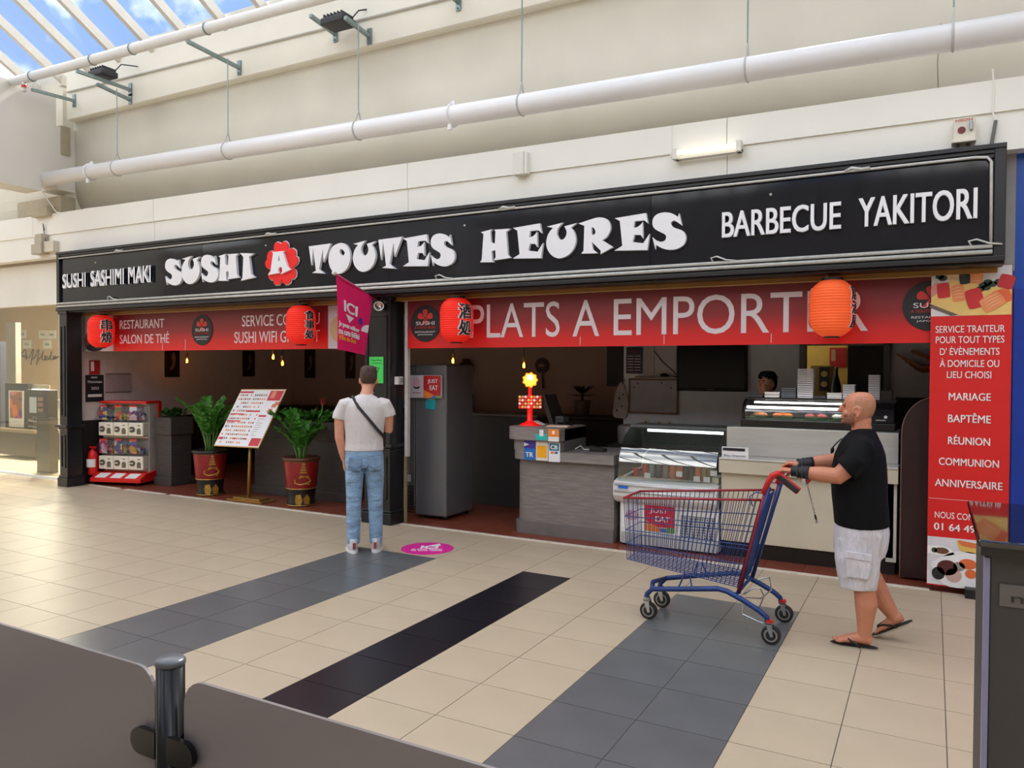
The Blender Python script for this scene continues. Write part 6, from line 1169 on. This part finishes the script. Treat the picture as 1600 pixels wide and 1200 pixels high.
shorts = remesh('shorts', b, m_sh, man, .008, 2, .5)
b = MB().obox((-.385, -1.765, .535), (.14, .02, .15), Matrix.Rotation(.04, 3, 'Y')); b.build('cargo_pocket', m_sh, shorts, bevel=.008); MB().obox((-.385, -1.775, .6), (.15, .015, .045), Matrix.Rotation(.04, 3, 'Y')).build('pocket_flap', m_sh, shorts, bevel=.005)
for A, k in ((NA, .0), (FAr, .01)):
    w0, w1 = V(*A[4]), V(*A[5]); d = (w1-w0).normalized()
    gl_ = MB().tube([w0-d*.03, w0, w1, w1+d*.018], [.044, .041, .034, .036], 16).build('wrist_brace', mat('black_neoprene', (22, 22, 26), .6), man, smooth=True)
    for t_ in (.2, .7): MB().tube([w0.lerp(w1, t_)+V(0, .042*cos(a), .042*sin(a)) for a in [2*pi*i/16 for i in range(16)]], .003, 5, closed=True).build('strap_line', mat('strap_grey', (60, 66, 80), .5), gl_)
for s in (-1, 1): MB().ball((-.492, Yc+s*.034, 1.513), (.008, .012, .006), 8, 6).build('eye', mat('eye_dark', (50, 36, 32), .3), man, smooth=True); MB().tube([(-.505, Yc+s*.014, 1.531), (-.502, Yc+s*.034, 1.536), (-.486, Yc+s*.05, 1.53)], .0035, 6).build('eyebrow', mat('brow', (110, 76, 60), .7), man)
sgl = thing('sunglasses', 'dark sunglasses hooked on the collar of the black t-shirt', 'sunglasses', (-.55, Yc, 1.2))
for s in (-1, 1): MB().ball((-.562, Yc-.03+s*.032, 1.225), (.008, .026, .02), 12, 8).build('lens', m_disc, sgl, smooth=True)
MB().tube([(-.565, Yc-.09, 1.235), (-.53, Yc-.09, 1.28), (-.5, Yc-.085, 1.31)], .005, 6).build('temple', m_disc, sgl); MB().tube([(-.568, Yc-.04, 1.23), (-.568, Yc-.02, 1.23)], .004, 6).build('bridge', m_disc, sgl)
def flipflop(name, label, toe, heel, dy):
    t = thing(name, label, 'flip-flop', ((toe.x+heel.x)/2, toe.y, min(toe.z, heel.z)), 0, 'black flip-flops')
    d = (heel-toe); L_ = d.length; d.normalize(); nrm = V(-d.z, 0, d.x); nrm = nrm if nrm.z > 0 else -nrm; sd_ = V(0, 1, 0)
    out = [(0, 0), (.02, -.03), (.07, -.046), (.14, -.042), (.2, -.034), (.25, -.03), (.275, -.015), (.28, 0), (.275, .015), (.25, .03), (.2, .034), (.14, .042), (.07, .046), (.02, .03)]
    f = lambda u, v_, h: toe+d*(u*L_/.28)+sd_*v_+nrm*h
    MB().prism(out, lambda u, v_: f(u, v_, 0), lambda u, v_: f(u, v_, .011)).build('sole', mat('sole_tan', (170, 160, 142), .7), t); MB().prism(out, lambda u, v_: f(u, v_, .011), lambda u, v_: f(u, v_, .016)).build('footbed', m_rub, t)
    for s in (-1, 1): MB().tube([f(.055, 0.004, .016), f(.07, s*.01, .05), f(.11, s*.036, .055), f(.16, s*.042, .03), f(.18, s*.038, .012)], [(.004, .006)]+[(.0045, .009)]*4, 6).build('strap', m_rub, t, smooth=True)
flipflop('flip_flop', 'flat black flip-flop under the bald man front foot', V(-.55, -1.668, 0), V(-.275, -1.662, 0), 0)
flipflop('flip_flop', 'tilted black flip-flop under the bald man lifted rear foot', V(-.325, -1.408, .0), V(-.085, -1.41, .135), 0)
# ---- man standing with his back to us
PM = V(-4.74, -1.185, 0); RZ = radians(39.7)
def person_root(mb, material, loc, rz, label, vox):
    o = remesh('person', mb, material, None, vox, 4, .5, local=True); o.location = loc; o.rotation_euler = (0, 0, rz); tag(o, label, 'person'); ORI[o.name] = (0, 0, 0); return o
b = MB()
rings(b, [(1.757, .08, .0, .03, .035), (1.745, .115, -.035, .058, .035), (1.72, .14, -.056, .073, .035), (1.68, .155, -.06, .078, .034), (1.64, .16, -.05, .077, .034), (1.60, .165, -.03, .072, .033), (1.565, .16, .0, .064, .032), (1.54, .15, .03, .05, .031)], 22, 'y')
b.ball((.033, .168, 1.615), (.013, .022, .02), 8, 6)
for s in (-1, 1): b.ball((.034+s*.082, .05, 1.62), (.009, .02, .032), 10, 8)
b.tube([(.033, .04, 1.6), (.025, .01, 1.53), (.012, -.01, 1.46), (0, -.01, 1.38)], [.056, .056, .066, .1], 14)
rings(b, [(1.42, .07, -.08, .16, 0), (1.2, .08, -.08, .16, 0), (.95, .08, -.08, .15, 0)], 14, 'y')
LA = [(-.2, -.01, 1.40), (-.235, 0, 1.28), (-.235, .0, 1.08), (-.205, .03, .93), (-.19, .05, .86)]
RA = [(.19, -.01, 1.40), (.225, 0, 1.30), (.225, .03, 1.15), (.17, .16, 1.16), (.12, .25, 1.19)]
for A in (LA, RA): b.tube(A, [.05, .05, .044, .036, .027], 12)
hand(b, V(*LA[-1]), V(.03, .12, -1), V(-1, 0, 0), V(0, 1, 0), .3, .2, .98); hand(b, V(*RA[-1]), V(-.5, .8, .2), V(.2, .2, -1), V(.8, .5, 0), .5, .3, .98)
for s in (-1, 1): b.tube([(s*.09, 0, .95), (s*.1, 0, .5), (s*.107, 0, .1)], [.07, .05, .04], 10)
m2 = person_root(b, m_sk2, PM, RZ, 'man in white t-shirt and pale jeans standing with his back to us', .0055)
b = MB(); rings(b, [(1.495, .035, -.065, .06, .01), (1.47, .06, -.085, .105, .005), (1.43, .085, -.105, .17, 0), (1.38, .1, -.12, .205, 0), (1.30, .105, -.125, .205, 0), (1.2, .105, -.12, .19, -.003), (1.1, .1, -.115, .178, -.005), (1.02, .105, -.115, .18, -.005), (.955, .11, -.12, .186, -.005)], 28, 'y')
for A, s in ((LA, -1), (RA, 1)): b.tube([(s*.13, -.01, 1.415), (s*.185, -.01, 1.40), V(*A[1])+V(-s*.005, 0, .02), V(*A[1]).lerp(V(*A[2]), .12)+V(s*.004, 0, 0)], [.055, .066, .068, .069], 16)
remesh('t_shirt', b, mat('white_cotton', (214, 208, 206), .8, var=.05, scale=4, bump=.9, stretch=(1.6, 1.6, 1), detail=4, bd=.04), m2, .009, 3, .5, local=True)
b = MB(); rings(b, [(.985, .1, -.105, .172, -.005), (.92, .105, -.12, .18, -.004), (.86, .105, -.125, .182, -.003), (.80, .1, -.115, .18, -.002)], 24, 'y')
for s in (-1, 1): b.tube([(s*.088, -.01, .86), (s*.095, -.005, .72), (s*.1, 0, .52), (s*.104, -.005, .35), (s*.106, -.005, .2), (s*.106, .0, .075)], [.092, .088, .074, .069, .064, .062], 18)
jn = remesh('jeans', b, mat('pale_denim', (136, 166, 196), .8, var=.22, scale=5, bump=1.0, stretch=(1, 1, 2.2), detail=5, bd=.05), m2, .008, 2, .5, local=True)
m_jd = mat('denim_seam', (96, 112, 132), .8, var=.2)
for s in (-1, 1): MB().obox((s*.09, -.128, .845), (.12, .012, .12), Matrix.Rotation(-s*.08, 3, 'Y')).build('back_pocket', mat('denim_pocket', (120, 146, 174), .8, var=.25, scale=9), jn, bevel=.006, local=True); MB().tube([(s*.03, -.138, .83), (s*.09, -.14, .8), (s*.15, -.132, .83)], .003, 5).build('seam', m_jd, jn, local=True)
b = MB(); rings(b, [(1.768, .07, .0, .035, .035), (1.757, .11, -.04, .062, .035), (1.73, .13, -.064, .078, .035), (1.69, .11, -.069, .083, .034), (1.65, .06, -.062, .082, .034), (1.62, .02, -.047, .072, .033), (1.595, .0, -.034, .058, .033)], 22, 'y')
r = random.Random(4)
for i in range(34): a = r.uniform(0, 2*pi); k = r.uniform(.02, .075); p = V(.035+cos(a)*k, .02+sin(a)*k*1.2, 1.745-k*.25); b.tube([p, p+V(cos(a)*.012, .012+sin(a)*.012, .028)], [.012, .004], 5)
remesh('hair', b, mat('brown_hair', (74, 54, 46), .8, var=.3, scale=40, bump=.4), m2, .005, 2, .4, local=True)
MB().tube([(-.115, .04, 1.475), (-.105, -.06, 1.46), (-.06, -.118, 1.38), (.04, -.135, 1.26), (.13, -.12, 1.15), (.175, -.06, 1.10), (.18, .04, 1.07)], [(.015, .012)]*7, 8).build('bag_strap', mat('strap_black', (36, 34, 38), .6), m2, local=True)
bx('bag_pouch', MATS['strap_black'], m2, .06, .2, .09, .14, .98, 1.12, .015, local=True)
MB().tube([(.02+.062*cos(a), .005+.062*sin(a), 1.507+.012*sin(a)) for a in [2*pi*i/20 for i in range(20)]], .003, 5, closed=True).build('necklace', m_pw, m2, local=True)
for s in (-1, 1):
    b = MB(); rings(b, [(.0, .17, -.095, .045, s*.115), (.035, .18, -.1, .049, s*.115), (.06, .15, -.09, .046, s*.113), (.09, .08, -.075, .04, s*.111), (.125, .03, -.062, .038, s*.109)], 20, 'y')
    sh_ = b.build('sneaker', mat('sneaker_grey', (186, 186, 190), .6, var=.25, scale=16), m2, smooth=True, local=True)
    MB().prism([(s*.115+.052*cos(t), .04+.15*sin(t)) for t in [2*pi*i/20 for i in range(20)]], lambda x, y: (x, y, 0), lambda x, y: (x, y, .026)).build('sole', m_pw, sh_, local=True)
    bx('heel_tab', mat('heel_red', (150, 70, 60), .6), sh_, s*.115-.014, s*.115+.014, -.102, -.088, .04, .1, .004, local=True)
    sh_.rotation_euler = (0, 0, -s*.18)
ph = thing('phone', 'dark phone held in front of the man in white', 'phone', (-4.76, -.95, 1.2), RZ); bx('body', m_disc, ph, -.035, .035, -.005, .005, 0, .13, .004, local=True)
# ---- cook behind the counter
b = MB()
rings(b, [(1.715, .03, -.05, .03, 0), (1.70, .06, -.075, .058, 0), (1.66, .085, -.09, .074, 0), (1.62, .095, -.09, .077, 0), (1.58, .1, -.08, .075, 0), (1.54, .1, -.055, .068, 0), (1.51, .095, -.03, .056, 0), (1.492, .085, -.0, .042, 0)], 20, 'y')
b.tube([(0, .095, 1.61), (0, .112, 1.58), (0, .1, 1.566)], [.008, .013, .008], 8); b.ball((0, .1, 1.54), (.022, .008, .008), 8, 5)
for s in (-1, 1): b.ball((s*.08, -.005, 1.59), (.008, .018, .028), 8, 6); b.ball((s*.04, .075, 1.575), (.02, .02, .02), 8, 6)
b.tube([(0, -.01, 1.53), (0, -.02, 1.45), (0, -.03, 1.38)], [.052, .055, .08], 12); rings(b, [(1.38, .06, -.1, .15, 0), (1.1, .08, -.1, .15, 0), (.9, .08, -.1, .15, 0)], 14, 'y')
CL = [(-.19, -.02, 1.36), (-.24, 0, 1.24), (-.25, .05, 1.12), (-.17, .2, 1.14), (-.1, .28, 1.17)]; CR = [(-x, y, z) for x, y, z in CL]
for A in (CL, CR): b.tube(A, [.048, .048, .044, .034, .026], 12)
hand(b, V(*CL[-1]), V(.5, .8, -.1), V(0, 0, 1), V(.8, -.5, 0), .45, .4, .95); hand(b, V(*CR[-1]), V(-.5, .8, -.1), V(0, 0, 1), V(-.8, -.5, 0), .45, .4, .95)
for s in (-1, 1): b.tube([(s*.09, 0, .95), (s*.09, 0, .1), (s*.09, .06, .03)], [.075, .045, .04], 10)
m3 = person_root(b, m_sk3, V(-1.52, 1.42, 0), radians(148), 'dark haired cook in black standing behind the sushi case', .0058)
b = MB(); rings(b, [(1.43, .035, -.085, .075, 0), (1.39, .08, -.115, .17, 0), (1.33, .1, -.125, .2, 0), (1.2, .11, -.12, .19, 0), (1.0, .12, -.12, .18, 0), (.88, .12, -.12, .18, 0)], 24, 'y')
for A, s in ((CL, -1), (CR, 1)): b.tube([(s*.13, -.02, 1.385), V(*A[0]), V(*A[1]), V(*A[2]).lerp(V(*A[1]), .1)], [.05, .064, .062, .06], 14)
remesh('t_shirt', b, MATS['black_cotton'], m3, .01, 3, .5, local=True)
b = MB(); rings(b, [(.95, .1, -.11, .17, 0), (.8, .1, -.11, .17, 0)], 20, 'y')
for s in (-1, 1): b.tube([(s*.088, 0, .86), (s*.092, 0, .5), (s*.092, 0, .06)], [.09, .07, .065], 14)
remesh('trousers', b, m_rub, m3, .012, 2, .5, local=True)
b = MB(); rings(b, [(1.735, .03, -.05, .035, 0), (1.722, .075, -.085, .068, 0), (1.69, .092, -.104, .086, 0), (1.66, .06, -.106, .089, 0), (1.62, .015, -.1, .087, 0), (1.57, -.01, -.088, .078, 0), (1.53, -.03, -.065, .06, 0)], 22, 'y')
for i in range(50): a = r.uniform(0, 2*pi); k = r.uniform(.03, .095); p = V(cos(a)*k, sin(a)*k, 1.72-k*.7); b.tube([p, p+V(cos(a)*.03, sin(a)*.03, .012)], [.014, .004], 5)
remesh('hair', b, mat('black_hair', (16, 15, 17), .6, var=.3, scale=40), m3, .006, 2, .4, local=True)
for s in (-1, 1): MB().ball((s*.03, .093, 1.613), (.012, .006, .004), 8, 5).build('eye', MATS['eye_dark'], m3, local=True); MB().tube([(s*.012, .097, 1.63), (s*.045, .088, 1.632)], .0035, 5).build('eyebrow', MATS['black_hair'], m3, local=True)
